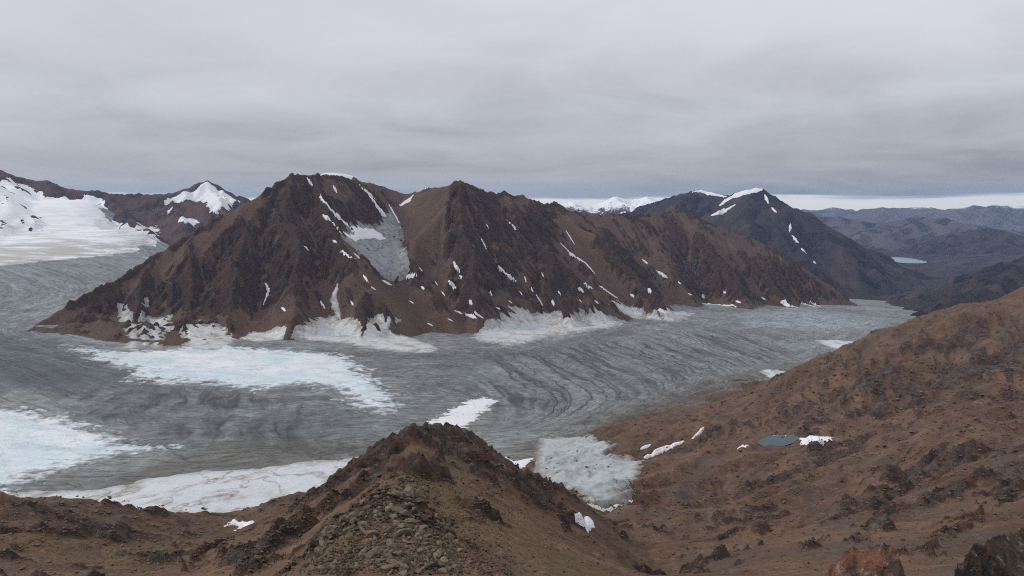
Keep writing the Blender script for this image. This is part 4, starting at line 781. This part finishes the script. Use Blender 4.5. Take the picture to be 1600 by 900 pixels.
poly_patch('snow_patch', [(355, 815), (368, 812), (380, 816), (393, 816), (388, 822), (370, 824), (356, 821)], MAT['snow_near'], 'small white snow patch beside the pointed rocks on the left rim', 'snow patch', thick=.8, rag=.15, d=(300., 1200.))
poly_patch('snow_patch', [(1248, 684), (1275, 682), (1303, 684), (1285, 691), (1262, 692)], MAT['snow_near'], 'white snow bank beside the dark pond', 'snow patch', thick=.9, rag=.12, d=(500., 2500.))
strip_patch('snow_patch', [(1206, 682), (1228, 681)], 3, MAT['snow_near'], 'thin snow edge on the far shore of the dark pond', 'snow patch', thick=.8, d=(500., 2500.), rag=.3)
strip_patch('snow_patch', [(1154, 700), (1169, 696)], 5, MAT['snow_near'], 'tiny snow spot on the scree left of the pond', 'snow patch', thick=.8, d=(500., 2500.), rag=.3)
poly_patch('ice_field', [(1275, 532), (1300, 531), (1345, 535), (1372, 541), (1350, 552), (1343, 556), (1320, 548), (1290, 540)], MAT['band'], 'pale ice wedge against the scree slope near the glacier tongue', 'ice field', thick=.8, surf=glacier_mesh_h, rag=.1)
poly_patch('ice_field', [(1186, 580), (1210, 577), (1240, 583), (1245, 588), (1205, 592)], MAT['band'], 'small pale ice patch on the near glacier margin', 'ice field', thick=.8, surf=glacier_mesh_h, rag=.2)
poly_patch('ice_field', [(1256, 583), (1275, 566), (1302, 565), (1282, 577)], MAT['band'], 'pale ice sliver behind the scree slope edge', 'ice field', thick=.8, surf=glacier_mesh_h, rag=.2)
# --- ice aprons under the ridge
poly_patch('ice_apron', [(443, 521), (470, 510), (500, 498), (520, 491), (545, 500), (565, 503), (590, 498), (612, 492), (622, 500), (610, 515), (640, 528), (670, 537), (687, 545), (670, 552), (630, 550), (600, 548), (570, 543), (540, 538), (500, 533), (460, 528)], MAT['apron'], 'dirty white ice apron at the foot of the ridge under its hanging glacier', 'ice apron', thick=3.5, rag=0.096, smooth=36, edge=1.0, d=(1500., 6000.), nscale=.6)
poly_patch('ice_apron', [(738, 527), (755, 510), (765, 498), (790, 487), (815, 480), (830, 490), (850, 490), (880, 483), (910, 487), (940, 487), (978, 503), (960, 512), (920, 518), (870, 525), (830, 535), (800, 541), (770, 537), (745, 532)], MAT['apron'], 'wide cream coloured ice apron under the middle of the ridge', 'ice apron', thick=3.5, rag=0.084, smooth=36, edge=1.0, d=(1500., 6000.), nscale=.6)
poly_patch('ice_apron', [(945, 465), (965, 470), (990, 480), (1030, 492), (1060, 485), (1085, 490), (1070, 500), (1050, 503), (1020, 500), (980, 492), (955, 480)], MAT['apron'], 'grey white ice apron at the ridge foot right of the cream apron', 'ice apron', thick=3.5, rag=0.120, smooth=36, edge=1.0, d=(1500., 6000.), nscale=.6)
poly_patch('ice_apron', [(185, 478), (195, 476), (205, 495), (213, 510), (218, 530), (215, 545), (188, 545), (203, 530), (198, 510)], MAT['apron'], 'narrow ice chute on the far left of the ridge foot', 'ice apron', thick=2.0, rag=.05, smooth=36, edge=1.0, d=(1500., 6000.))
poly_patch('ice_apron', [(213, 473), (232, 463), (223, 482), (230, 515), (233, 540), (220, 540), (216, 505)], MAT['apron'], 'thin ice chute beside the far left chute', 'ice apron', thick=2.0, rag=.05, smooth=36, edge=1.0, d=(1500., 6000.))
poly_patch('ice_apron', [(231, 496), (265, 493), (268, 515), (256, 522), (252, 545), (238, 545)], MAT['apron'], 'squarish white ice slab on the left ridge foot', 'ice apron', thick=2.0, rag=.05, smooth=36, edge=1.0, d=(1500., 6000.))
poly_patch('ice_apron', [(283, 503), (300, 506), (310, 500), (320, 510), (335, 505), (345, 512), (368, 530), (345, 548), (300, 550), (288, 530)], MAT['apron'], 'ribbed ice apron left of the dark cliff foot', 'ice apron', thick=3.5, rag=0.120, smooth=36, edge=1.0, d=(1500., 6000.), nscale=.5)
poly_patch('ice_apron', [(375, 527), (395, 518), (430, 512), (450, 508), (452, 524), (400, 534)], MAT['apron'], 'small fluted ice apron left of the hanging glacier apron', 'ice apron', thick=3.5, rag=0.150, smooth=36, edge=1.0, d=(1500., 6000.), nscale=.5)
strip_patch('snow_gully', [(527, 445), (521, 465), (524, 480), (532, 500)], 10, MAT['apron'], 'snow filled gully above the ice apron', 'snow patch', d=(1500., 6000.))
# --- hanging glacier and snow on the ridge
poly_patch('hanging_glacier', [(533, 367), (545, 355), (556, 345), (575, 352), (592, 346), (602, 338), (610, 328), (622, 345), (628, 365), (630, 385), (640, 400), (648, 415), (640, 427), (620, 434), (602, 434), (580, 415), (560, 397), (540, 382)], MAT['hang'], 'grey hanging glacier in the hollow between the two ridge summits', 'glacier', thick=8, rag=.05, d=(2300., 6000.), nscale=.6, smooth=40, edge=1.5)
poly_patch('snow_patch', [(534, 365), (548, 353), (560, 350), (580, 356), (600, 366), (612, 380), (590, 382), (570, 385), (550, 380)], MAT['snow'], 'bright snow on the upper part of the hanging glacier', 'snow patch', thick=11, rag=.10, d=(2300., 6000.), smooth=40)
SN = iter(['long diagonal snow streak running down left of the hanging glacier', 'shorter snow streak just under the long diagonal streak left of the hanging glacier', 'short snow streak below the skyline snow near the left summit', 'broad snow streak coming down onto the top of the hanging glacier', 'thin snow streak beside the broad streak above the hanging glacier', 'snow streak along the right edge of the hanging glacier', 'short snow streak right under the left summit of the ridge', 'lone snow streak high on the ridge right of the middle summit', 'thin steep snow streak below the middle summit', 'longest snow streak in the right half of the brown ridge', 'thin snow streak just above the longest streak of the right half', 'diagonal snow streak halfway down below the middle summit', 'upper of two snow streaks on the spur right of the hanging glacier', 'lower of two snow streaks on the spur right of the hanging glacier', 'tiny upright snow streak right of the halfway diagonal streak', 'thin snow streak just above the cream ice apron', 'lower of two small snow streaks above the right end of the cream apron', 'upper of two small snow streaks above the right end of the cream apron', 'snow streak leading down to the grey white apron', 'upper small snow streak on the right third of the ridge', 'diagonal snow streak in a gully of the right third of the ridge', 'tiny snow streak low on the right third of the ridge', 'bent snow streak low on the dark face under the left summit', 'tiny snow streak at the lower left edge of the hanging glacier', 'small snow streak below the hanging glacier on its left side', 'snow streak touching the lower tip of the hanging glacier', 'flat snow streak right of the hanging glacier tip', 'tiny snow spot just below the hanging glacier tip', 'small snow streak left of the snow filled gully', 'right one of three short snow streaks on scree left of the cream apron', 'left one of three short snow streaks on scree left of the cream apron', 'middle one of three short snow streaks on scree left of the cream apron', 'tiny snow streak amid the dark face under the left summit', 'thin snow streak left of the hanging glacier lower half'])
for px, w_ in [([(500, 308), (515, 325), (530, 340), (548, 357)], 6), ([(505, 335), (528, 355)], 5), ([(521, 290), (526, 301)], 6), ([(562, 290), (580, 308), (592, 325), (606, 342)], 7), ([(570, 295), (585, 310)], 4), ([(608, 320), (622, 345), (628, 370)], 5), ([(480, 278), (488, 290)], 4), ([(793, 344), (808, 360)], 4.5), ([(752, 372), (760, 390)], 3), ([(876, 380), (892, 396), (915, 411), (929, 427)], 5.5), ([(884, 360), (898, 382)], 3), ([(778, 416), (790, 427), (806, 438)], 4.5), ([(708, 410), (718, 425)], 3.5), ([(700, 440), (712, 450)], 4), ([(820, 432), (822, 441)], 3), ([(838, 460), (848, 478)], 3), ([(903, 450), (912, 456)], 3), ([(913, 443), (926, 451)], 3), ([(937, 447), (950, 456), (965, 466)], 5), ([(1003, 405), (1012, 412)], 3), ([(1025, 422), (1043, 434)], 3.5), ([(1012, 451), (1018, 456)], 3), ([(415, 443), (420, 455), (412, 475)], 4.5), ([(553, 395), (562, 404)], 3), ([(568, 430), (575, 440)], 4), ([(597, 438), (612, 445)], 5), ([(632, 433), (651, 430)], 4), ([(580, 448), (587, 453)], 3), ([(500, 470), (508, 482)], 3), ([(741, 488), (755, 497)], 3.5), ([(710, 485), (722, 490)], 3), ([(727, 490), (745, 498)], 3), ([(475, 385), (483, 392)], 3), ([(532, 393), (555, 404)], 3)]:
    strip_patch('snow_streak', px, w_ * .78, MAT['snow'], next(SN), 'snow patch', d=(2300., 6000.), group='snow streaks in the gullies of the brown ridge', thick=2.2)
strip_patch('snow_patch', [(664, 294.5), (682, 291.5), (697, 289)], 3, MAT['snow'], 'thin snow edge on the skyline left of the middle summit', 'snow patch', d=(2300., 6000.))
for u, v, du, dv in [(690, 455, 5, 7), (655, 418, 5, 6), (718, 430, 4, 5), (733, 470, 5, 6), (765, 455, 4, 7), (812, 455, 4, 6), (846, 425, 3, 7), (862, 470, 4, 6), (930, 470, 5, 4), (957, 470, 5, 4), (985, 460, 6, 4), (668, 505, 8, 4), (700, 498, 8, 4), (640, 470, 6, 4), (548, 470, 4, 7), (440, 480, 6, 6), (1060, 440, 4, 4), (1075, 458, 6, 3), (1150, 470, 7, 3), (1130, 455, 4, 3), (680, 440, 4, 6), (795, 470, 6, 4), (775, 480, 7, 4), (905, 468, 4, 4), (590, 410, 6, 5), (658, 448, 5, 4), (830, 450, 3, 6), (872, 455, 4, 5), (760, 350, 3, 6), (520, 375, 6, 4), (1095, 462, 6, 3), (1190, 465, 6, 3)]:
    strip_patch('snow_fleck', [(u, v), (u + du, v + dv)], 1.9, MAT['snow'], 'tiny snow fleck scattered on the lower rocks of the brown ridge', 'snow patch', d=(2300., 6000.), group='snow flecks on the lower brown ridge', thick=2.0)
poly_patch('snow_patch', [(622, 319), (634, 303), (648, 302), (641, 314), (630, 321)], MAT['snow'], 'snow patch in the saddle between the two ridge summits', 'snow patch', thick=3, rag=.2, d=(2300., 6000.))
FE = iter(['left one of three snow streaks at the ridge foot by the far glacier edge', 'right one of three snow streaks at the ridge foot by the far glacier edge', 'thin upper one of three snow streaks at the ridge foot by the far glacier edge', 'long flat snow streak at the ridge foot where the far glacier bends', 'snow streak on the grey white apron at the ridge foot'])
for px, w_ in [([(1220, 472), (1246, 481)], 4), ([(1252, 474), (1276, 480)], 3.5), ([(1265, 472), (1282, 479)], 2.5), ([(1098, 474), (1150, 479)], 3), ([(1028, 485), (1050, 493)], 3.5)]:
    strip_patch('snow_streak', px, w_, MAT['snow'], next(FE), 'snow patch', d=(2300., 6000.), group='snow streaks along the far glacier edge')
for a_, b_, w_ in [((505, 271.5), (553, 276.5), 4)]:
    pa = P(*a_, 3560 if a_[0] < 600 else 3650); pb = P(*b_, 3640 if a_[0] < 600 else 3600); n_ = 40
    tt_ = np.linspace(0, 1, n_); cxx = pa[0] + (pb[0] - pa[0]) * tt_; cyy_ = pa[1] + (pb[1] - pa[1]) * tt_; czz = pa[2] + (pb[2] - pa[2]) * tt_
    vv = np.linspace(-1, 1, 15); Xc = cxx[None, :] + vv[:, None] * 6; Yc = cyy_[None, :] + vv[:, None] * 95
    Zc = czz[None, :] + 9 * (np.sin(np.pi * tt_) ** .5)[None, :] * np.ones((15, 1)) - 55 * (vv[:, None] ** 2) + fbm(Xc / 20, Yc / 20, 3, .5, 4) * 1.5
    tag(grid_obj('skyline_snow', Xc, Yc, Zc, MAT['snow'], None, {'edge': np.ones(Xc.shape)}), 'white snow cap on the skyline of the ridge right of its left summit' if a_[0] < 600 else 'thin snow cornice on the skyline left of the middle summit', 'snow patch')
# --- snow on the mountains behind
def snowfield_material():
    t = NT('banded_snowfield'); sepn = t.N.new('ShaderNodeSeparateXYZ'); t.L.new(t.pos, sepn.inputs[0]); n = t.noise(.0022, 5, .6, .5); vb = t.map(t.pos, (.25, 1, 6), (0, 0, 0), (0, 0, .2)); b = t.noise(.011, 6, .68, .5, vb); f = t.noise(.05, 5, .7)
    low = t.ramp(t.math('MULTIPLY', t.math('SUBTRACT', sepn.outputs[2], CZ - 260), 1 / 260.0), [(0.0, 1.0), (.75, .12), (1.0, .0)])
    k = t.math('ADD', t.math('MULTIPLY', b, .7), t.math('MULTIPLY', n, .3)); d = t.math('MULTIPLY', t.ramp(t.math('ADD', k, t.math('MULTIPLY', low, .12)), [(.52, 0.0), (.64, 1.0)]), t.lerp(low, .25, .9))
    col = t.mix(d, (.82, .83, .85), t.mix(f, (.30, .29, .28), (.48, .44, .39))); return t.done(col, .75, t.bump(t.math('ADD', b, f), 6, .6), .3)
MAT['snowfield'] = snowfield_material()
poly_patch('snowfield', [(-150, 268), (0, 279), (18, 277), (20, 287), (40, 292), (52, 296), (62, 304), (78, 308), (100, 307), (112, 313), (121, 313), (134, 303), (150, 307), (160, 315), (163, 335), (172, 345), (190, 350), (205, 349), (220, 350), (240, 352), (250, 380), (210, 392), (150, 401), (100, 405), (60, 408), (0, 416), (-150, 420)], MAT['snowfield'], 'broad white snowfield at the head of the glacier on the far left', 'snowfield', surf=surf_left, thick=6, rag=.05, d=(3000., 7500.), res=10, nscale=.4, smooth=10)['kind'] = 'thing'
poly_patch('snow_patch', [(254, 312), (275, 307), (295, 302), (312, 290), (320, 282), (330, 286), (350, 302), (373, 313), (355, 328), (338, 336), (325, 325), (318, 314), (300, 314), (285, 318), (270, 313)], MAT['snow'], 'white snow patch on the pointed brown peak behind the ridge', 'snow patch', surf=surf_left, thick=5, rag=.12, d=(3000., 7500.), res=7)
poly_patch('snow_patch', [(278, 347), (295, 341), (308, 344), (312, 348), (290, 351)], MAT['snow'], 'small snow spot below the pointed peak', 'snow patch', surf=surf_left, thick=5, rag=.2, d=(3000., 7500.), res=7)
strip_patch('snow_patch', [(262, 334), (269, 324)], 4, MAT['snow'], 'tiny snow fleck on the brown face right of the snowfield', 'snow patch', surf=surf_left, d=(3000., 7500.), thick=5)
strip_patch('snow_patch', [(1082, 300), (1094, 298.5), (1112, 303), (1135, 307)], 6, MAT['snow'], 'snow along the left shoulder crest of the dark mountain', 'snow patch', surf=dark_h, d=(6000., 9200.), thick=6)
strip_patch('snow_patch', [(1190, 296), (1170, 299), (1150, 305), (1138, 312), (1126, 320)], 12, MAT['snow'], 'snow field running left from the dark mountain summit', 'snow patch', surf=dark_h, d=(6000., 9200.), thick=6)
strip_patch('snow_patch', [(1148, 320), (1130, 331), (1112, 336)], 7, MAT['snow'], 'lower snow patch on the left face of the dark mountain', 'snow patch', surf=dark_h, d=(6000., 9200.), thick=6)
DM = iter([q + ' snow streak in the long gully of the dark mountain' for q in ('topmost', 'second highest', 'third highest', 'third lowest', 'second lowest', 'lowest')])
for px in [[(1195, 304), (1201, 318)], [(1206, 324), (1213, 332)], [(1235, 350), (1234, 362)], [(1238, 368), (1247, 379)], [(1252, 388), (1260, 396)], [(1271, 408), (1275, 412)]]:
    strip_patch('snow_streak', px, 3.2, MAT['snow'], next(DM), 'snow patch', surf=dark_h, d=(5800., 9200.), group='snow streaks on the dark mountain', thick=6)
# --- water
t = NT('milky_lake_water'); MAT['lake'] = t.done((.20, .30, .32), .18, t.bump(t.noise(.02, 3), 1.0, .2), .5)
t = NT('dark_pond_water'); MAT['pond'] = t.done((.03, .07, .075), .3, t.bump(t.noise(.4, 3), .1, .2), .12)
def water(name, px, h, mat, label, cat):
    w = np.array([PH(u, v, h) for u, v in px]); c = w[:, :2].mean(0); n = len(px) * 6; ang = np.linspace(0, len(px), n, endpoint=False); idx = ang.astype(int); f = ang - idx
    p = w[idx % len(px), :2] * (1 - f)[:, None] + w[(idx + 1) % len(px), :2] * f[:, None]
    for _ in range(3): p = (np.roll(p, 1, 0) + 2 * p + np.roll(p, -1, 0)) / 4
    V = np.vstack([[c[0], c[1], -h + CZ], np.column_stack([p, np.full(n, -h + CZ)])]); Fq = np.array([(0, 1 + (i + 1) % n, 1 + i) for i in range(n)])
    o = link(bpy.data.objects.new(name, mesh_from(name, V, Fq, mat, smooth=False))); return tag(o, label, cat, kind='structure')
water('lake', [(1376, 402), (1400, 401.5), (1425, 403.5), (1450, 409), (1446, 411.5), (1415, 411.5), (1393, 408.5)], 646, MAT['lake'], 'pale turquoise lake in the valley below the dark mountain', 'lake')
water('pond', [(1180, 691), (1200, 681), (1232, 679), (1252, 683.5), (1240, 692), (1216, 699), (1194, 698)], POND_H, MAT['pond'], 'small dark pond in a hollow of the brown slope', 'pond')

# ------------------------------------------------------------------ boulders and rubble
def ico(sub):
    g = (1 + 5 ** .5) / 2; V = np.array([(-1, g, 0), (1, g, 0), (-1, -g, 0), (1, -g, 0), (0, -1, g), (0, 1, g), (0, -1, -g), (0, 1, -g), (g, 0, -1), (g, 0, 1), (-g, 0, -1), (-g, 0, 1)], float); V /= np.linalg.norm(V[0])
    Fc = [(0, 11, 5), (0, 5, 1), (0, 1, 7), (0, 7, 10), (0, 10, 11), (1, 5, 9), (5, 11, 4), (11, 10, 2), (10, 7, 6), (7, 1, 8), (3, 9, 4), (3, 4, 2), (3, 2, 6), (3, 6, 8), (3, 8, 9), (4, 9, 5), (2, 4, 11), (6, 2, 10), (8, 6, 7), (9, 8, 1)]
    V = [tuple(v) for v in V]
    for _ in range(sub):
        cache = {}; nf = []
        def midp(a, b):
            k = (min(a, b), max(a, b))
            if k not in cache:
                m_ = (np.array(V[a]) + np.array(V[b])); m_ /= np.linalg.norm(m_); V.append(tuple(m_)); cache[k] = len(V) - 1
            return cache[k]
        for a, b, c in Fc:
            x, y, z = midp(a, b), midp(b, c), midp(c, a); nf += [(a, x, z), (b, y, x), (c, z, y), (x, y, z)]
        Fc = nf
    return np.array(V), np.array(Fc)
def rock_verts(V, g, cuts=7):
    """angular boulder: a ball cut by random planes, stretched"""
    V = V * 1.0
    for _ in range(cuts):
        n = g.normal(size=3); n /= np.linalg.norm(n); d = g.uniform(.32, .7); s = V @ n; V = V - np.outer(np.maximum(s - d, 0), n)
    return V * np.array([g.uniform(.9, 1.6), g.uniform(.6, 1.1), g.uniform(.4, .8)]) * (1 + g.normal(size=(len(V), 1)) * .03)
def boulder_material(name, a, b, lichen):
    t = NT(name); oi = t.N.new('ShaderNodeObjectInfo'); rnd = t.attr('tone')
    n = t.noise(1.6, 6, .7, .5); f = t.noise(9.0, 5, .7)
    col = t.mix(t.ramp(n, [(.3, 0.0), (.7, 1.0)]), a, b); col = t.mix(1.0, col, t.ramp(t.math('ADD', t.math('MULTIPLY', rnd, .8), t.math('MULTIPLY', oi.outputs['Random'], .8)), [(0.0, .3), (.45, .85), (.8, 1.7)]), 'MULTIPLY')
    col = t.mix(t.math('MULTIPLY', t.ramp(t.noise(.9, 5, .65, .3, t.map(t.pos, (1, 1, 1), (5, 3, 1))), [(.56, 0.0), (.64, 1.0)]), lichen), col, (.30, .28, .22))
    col = t.mix(.5, col, t.mix(1.0, col, t.ramp(f, [(.3, .5), (.5, 1.0), (.7, 1.6)]), 'MULTIPLY'))
    return t.done(col, .92, t.bump(t.math('ADD', n, t.math('MULTIPLY', f, .4)), .12, .8), .2)
MAT['rubble'] = boulder_material('rubble_rock', (.045, .033, .022), (.125, .092, .058), .3)
MAT['boulder'] = boulder_material('boulder_rock', (.045, .034, .025), (.13, .10, .07), .45)
g5 = np.random.default_rng(5); V0, F0 = ico(0); V1, F1 = ico(1)
hull = [rock_verts(V0, g5, 3) for _ in range(14)]
def scatter(n, u0, u1, v0, v1, smin, smax, pw, d1=2600., rockbias=0.0):
    """stones strewn over the near slope; sizes follow a power law, in metres"""
    out = []
    U = g5.uniform(u0, u1, n); Vv = g5.uniform(v0, v1, n); a, y, z = ray(U, Vv); th_ = np.arctan2(a, y); r_ = np.hypot(a, y); col = np.clip(((th_ - nth[0]) / DT).astype(int), 0, len(nth) - 1); tn = z / r_
    ang = nH / NRr; cm = np.maximum.accumulate(ang, 0)            # horizon angle along each azimuth
    for k in range(n):
        j = np.searchsorted(cm[:, col[k]], tn[k])
        if j >= len(nlr): continue
        q = math.exp(nlr[j])
        if q > d1 or (q > 830 and nH[j, col[k]] < G_n[j, col[k]] + 1): continue
        out.append((q * math.sin(th_[k]), q * math.cos(th_[k]), nH[j, col[k]], q))
    out = np.array(out); s = smin * (1 - g5.uniform(0, 1, len(out)) * (1 - (smin / smax) ** pw)) ** (-1 / pw)
    return out, s
def joined(name, pts, size, mat, label):
    n = len(pts); k = g5.integers(0, len(hull), n); H_ = np.array(hull)[k]; an = g5.uniform(0, 6.283, n); c, s = np.cos(an), np.sin(an)
    X = H_[:, :, 0] * c[:, None] - H_[:, :, 1] * s[:, None]; Y = H_[:, :, 0] * s[:, None] + H_[:, :, 1] * c[:, None]
    V = np.stack([X, Y, H_[:, :, 2]], 2) * (size * .5)[:, None, None] + np.column_stack([pts[:, 0], pts[:, 1], pts[:, 2] + size * .12 + CZ])[:, None, :]
    Fq = (F0[None] + (np.arange(n) * 12)[:, None, None]).reshape(-1, 3)
    o = link(bpy.data.objects.new(name, mesh_from(name, V.reshape(-1, 3), Fq, mat, {'tone': np.repeat(g5.uniform(0, 1, n), 12)}, smooth=False)))
    return tag(o, label, 'rubble', kind='stuff')
# big blocks one can tell apart: single boulders on the foreground ridge
pb, sb = scatter(1500, 345, 720, 765, 899, .0048, .028, 2.1, 300.); size = sb * pb[:, 3]
ok = (np.abs(pb[:, 0] + 25) < 60); pb, size, sb = pb[ok], size[ok], sb[ok]
axb = np.interp(pb[:, 1], [q[1] for q in ridgeA], [q[0] for q in ridgeA]); wb = np.interp(pb[:, 3], [70, 110, 150, 190, 240], [26, 20, 14, 9, 7]); ok = np.abs(pb[:, 0] - axb) < wb * g5.uniform(.5, 1.5, len(pb)); pb, size, sb = pb[ok], size[ok], sb[ok]
order = np.argsort(-sb)[:260]
kinds = []
for q in range(9):
    me = mesh_from('boulder', rock_verts(V1, g5, 9), F1, MAT['boulder'], {'tone': np.full(len(V1), g5.uniform(0, 1))}, smooth=False); kinds.append(me)
for i in order:
    o = link(bpy.data.objects.new('boulder', kinds[int(g5.integers(0, 9))])); s_ = size[i] * .5
    o.location = (pb[i, 0], pb[i, 1], pb[i, 2] + CZ + s_ * .15); o.scale = (s_, s_, s_); o.rotation_euler = (g5.uniform(-.4, .4), g5.uniform(-.4, .4), g5.uniform(0, 6.28))
    tag(o, 'angular brown boulder lying in the rubble of the foreground ridge', 'boulder', 'boulders in the rubble of the foreground ridge')
p1, s1 = scatter(15000, 330, 800, 745, 899, .0014, .008, 1.6, 420.)
ax1 = np.interp(p1[:, 1], [q[1] for q in ridgeA], [q[0] for q in ridgeA]); w1 = np.interp(p1[:, 3], [70, 110, 150, 190, 240], [28, 22, 16, 10, 8])
on1 = (np.abs(p1[:, 0] - ax1) < w1 * g5.uniform(.35, 1.7, len(p1))); k1 = on1 | (g5.uniform(0, 1, len(p1)) < .45); s1 = np.where(on1, s1, s1 * .55); p1, s1 = p1[k1], s1[k1]
joined('rubble', p1, s1 * p1[:, 3], MAT['rubble'], 'brown angular rubble covering the foreground ridge')
p2, s2 = scatter(9000, 700, 1600, 560, 899, .0012, .0055, 1.9, 1700.); joined('scattered_stones', p2, s2 * p2[:, 3], MAT['rubble'], 'loose stones strewn over the right hand scree slope')
p3, s3 = scatter(2500, 0, 520, 770, 899, .0012, .006, 1.8, 900.); joined('scattered_stones', p3, s3 * p3[:, 3], MAT['rubble'], 'loose stones strewn over the hollow at lower left')
# --- ledge under the viewpoint and its two big blocks
lt_, lr_ = np.meshgrid(np.linspace(-R(48), R(48), 160), np.exp(np.linspace(math.log(2.5), math.log(26), 90)))
lX, lY = lr_ * np.sin(lt_), lr_ * np.cos(lt_); lZ = -1.9 - .425 * lr_ + fbm(lX / 3, lY / 3, 5, .6, 401) * .35 * np.minimum(1, lr_ / 8); lZ = np.where(lr_ > 22, lZ - (lr_ - 22) * .9, lZ)
o = grid_obj('rock_ledge', lX, lY, lZ, MAT['near'], None, {'rock': sstep(-.2, .3, fbm(lX / 2, lY / 2, 4, .5, 405)), 'ochre': np.full(lX.shape, .2), 'wash': np.zeros(lX.shape)}, flip=True)
tag(o, 'rocky ledge just below the viewpoint', 'ledge', kind='structure')
def block(u0, u1, vtop, d, label, mat, seed, tilt=(0, 0, 0), prof=None):
    V, Fc = ico(5); g = np.random.default_rng(seed); hw = (u1 - u0) / 2 / F * d; c = P((u0 + u1) / 2, vtop, d); h = c[2] - (-1.9 - .425 * d) + .25
    for _ in range(16):
        n = g.normal(size=3); n /= np.linalg.norm(n); dd = g.uniform(.55, .85); s = V @ n; V = V - np.outer(np.maximum(s - dd, 0), n)
    V = V / np.abs(V).max(0)
    nz = fbm(V[:, 0] * 2.2 + V[:, 2], V[:, 1] * 2.2 - V[:, 2] * 1.3, 4, .6, seed) * .10 + (ridged(V[:, 0] * 3.1 + V[:, 2] * 2.6, V[:, 1] * 3 - V[:, 0] * 2, 4, .6, seed + 4) - .45) * .08
    V = V * (1 + nz)[:, None]; V = V * np.array([hw * 1.05, hw * .9, h / 2 * 1.02]); ca, sa = math.cos(tilt[1]), math.sin(tilt[1]); V = np.column_stack([V[:, 0] * ca + V[:, 2] * sa, V[:, 1], -V[:, 0] * sa + V[:, 2] * ca])
    V[:, 2] += c[2] - V[:, 2].max()
    o = link(bpy.data.objects.new('boulder', mesh_from('boulder', V + np.array([c[0], c[1], CZ]), Fc, mat, {'tone': np.full(len(V), .5)})))
    return tag(o, label, 'boulder')
def block_material(name, dark, rust, lim, s):
    t = NT(name); n = t.noise(2.2 * s, 6, .68, .8, t.map(t.pos, (1, 1, .6), (0, 0, 0), (.5, .4, 0))); f = t.noise(16 * s, 5, .7); c = t.noise(4.5 * s, 5, .65, .6)
    col = t.mix(t.ramp(n, [(.42, 0.0), (.58, 1.0)]), dark, rust)
    col = t.mix(t.ramp(c, [(.58, 0.0), (.66, .9)]), col, lim); col = t.mix(t.ramp(c, [(.36, .9), (.43, 0.0)]), col, (.018, .017, .017))
    col = t.mix(.6, col, t.mix(1.0, col, t.ramp(f, [(.3, .45), (.5, 1.0), (.7, 1.7)]), 'MULTIPLY'))
    return t.done(col, .85, t.bump(t.math('ADD', n, t.math('MULTIPLY', f, .3)), .25, .9), .3)
block(1286, 1432, 857, 13, 'rust brown and black boulder at the bottom edge right of centre', block_material('rusty_block', (.05, .038, .033), (.20, .088, .05), (.30, .24, .19), 1.0), 511, (0, .25, 0))
block(1520, 1720, 828, 9.5, 'black boulder with pale speckles in the bottom right corner', block_material('black_block', (.028, .024, .022), (.10, .062, .044), (.27, .22, .18), 2.2), 523, (0, -.45, 0))
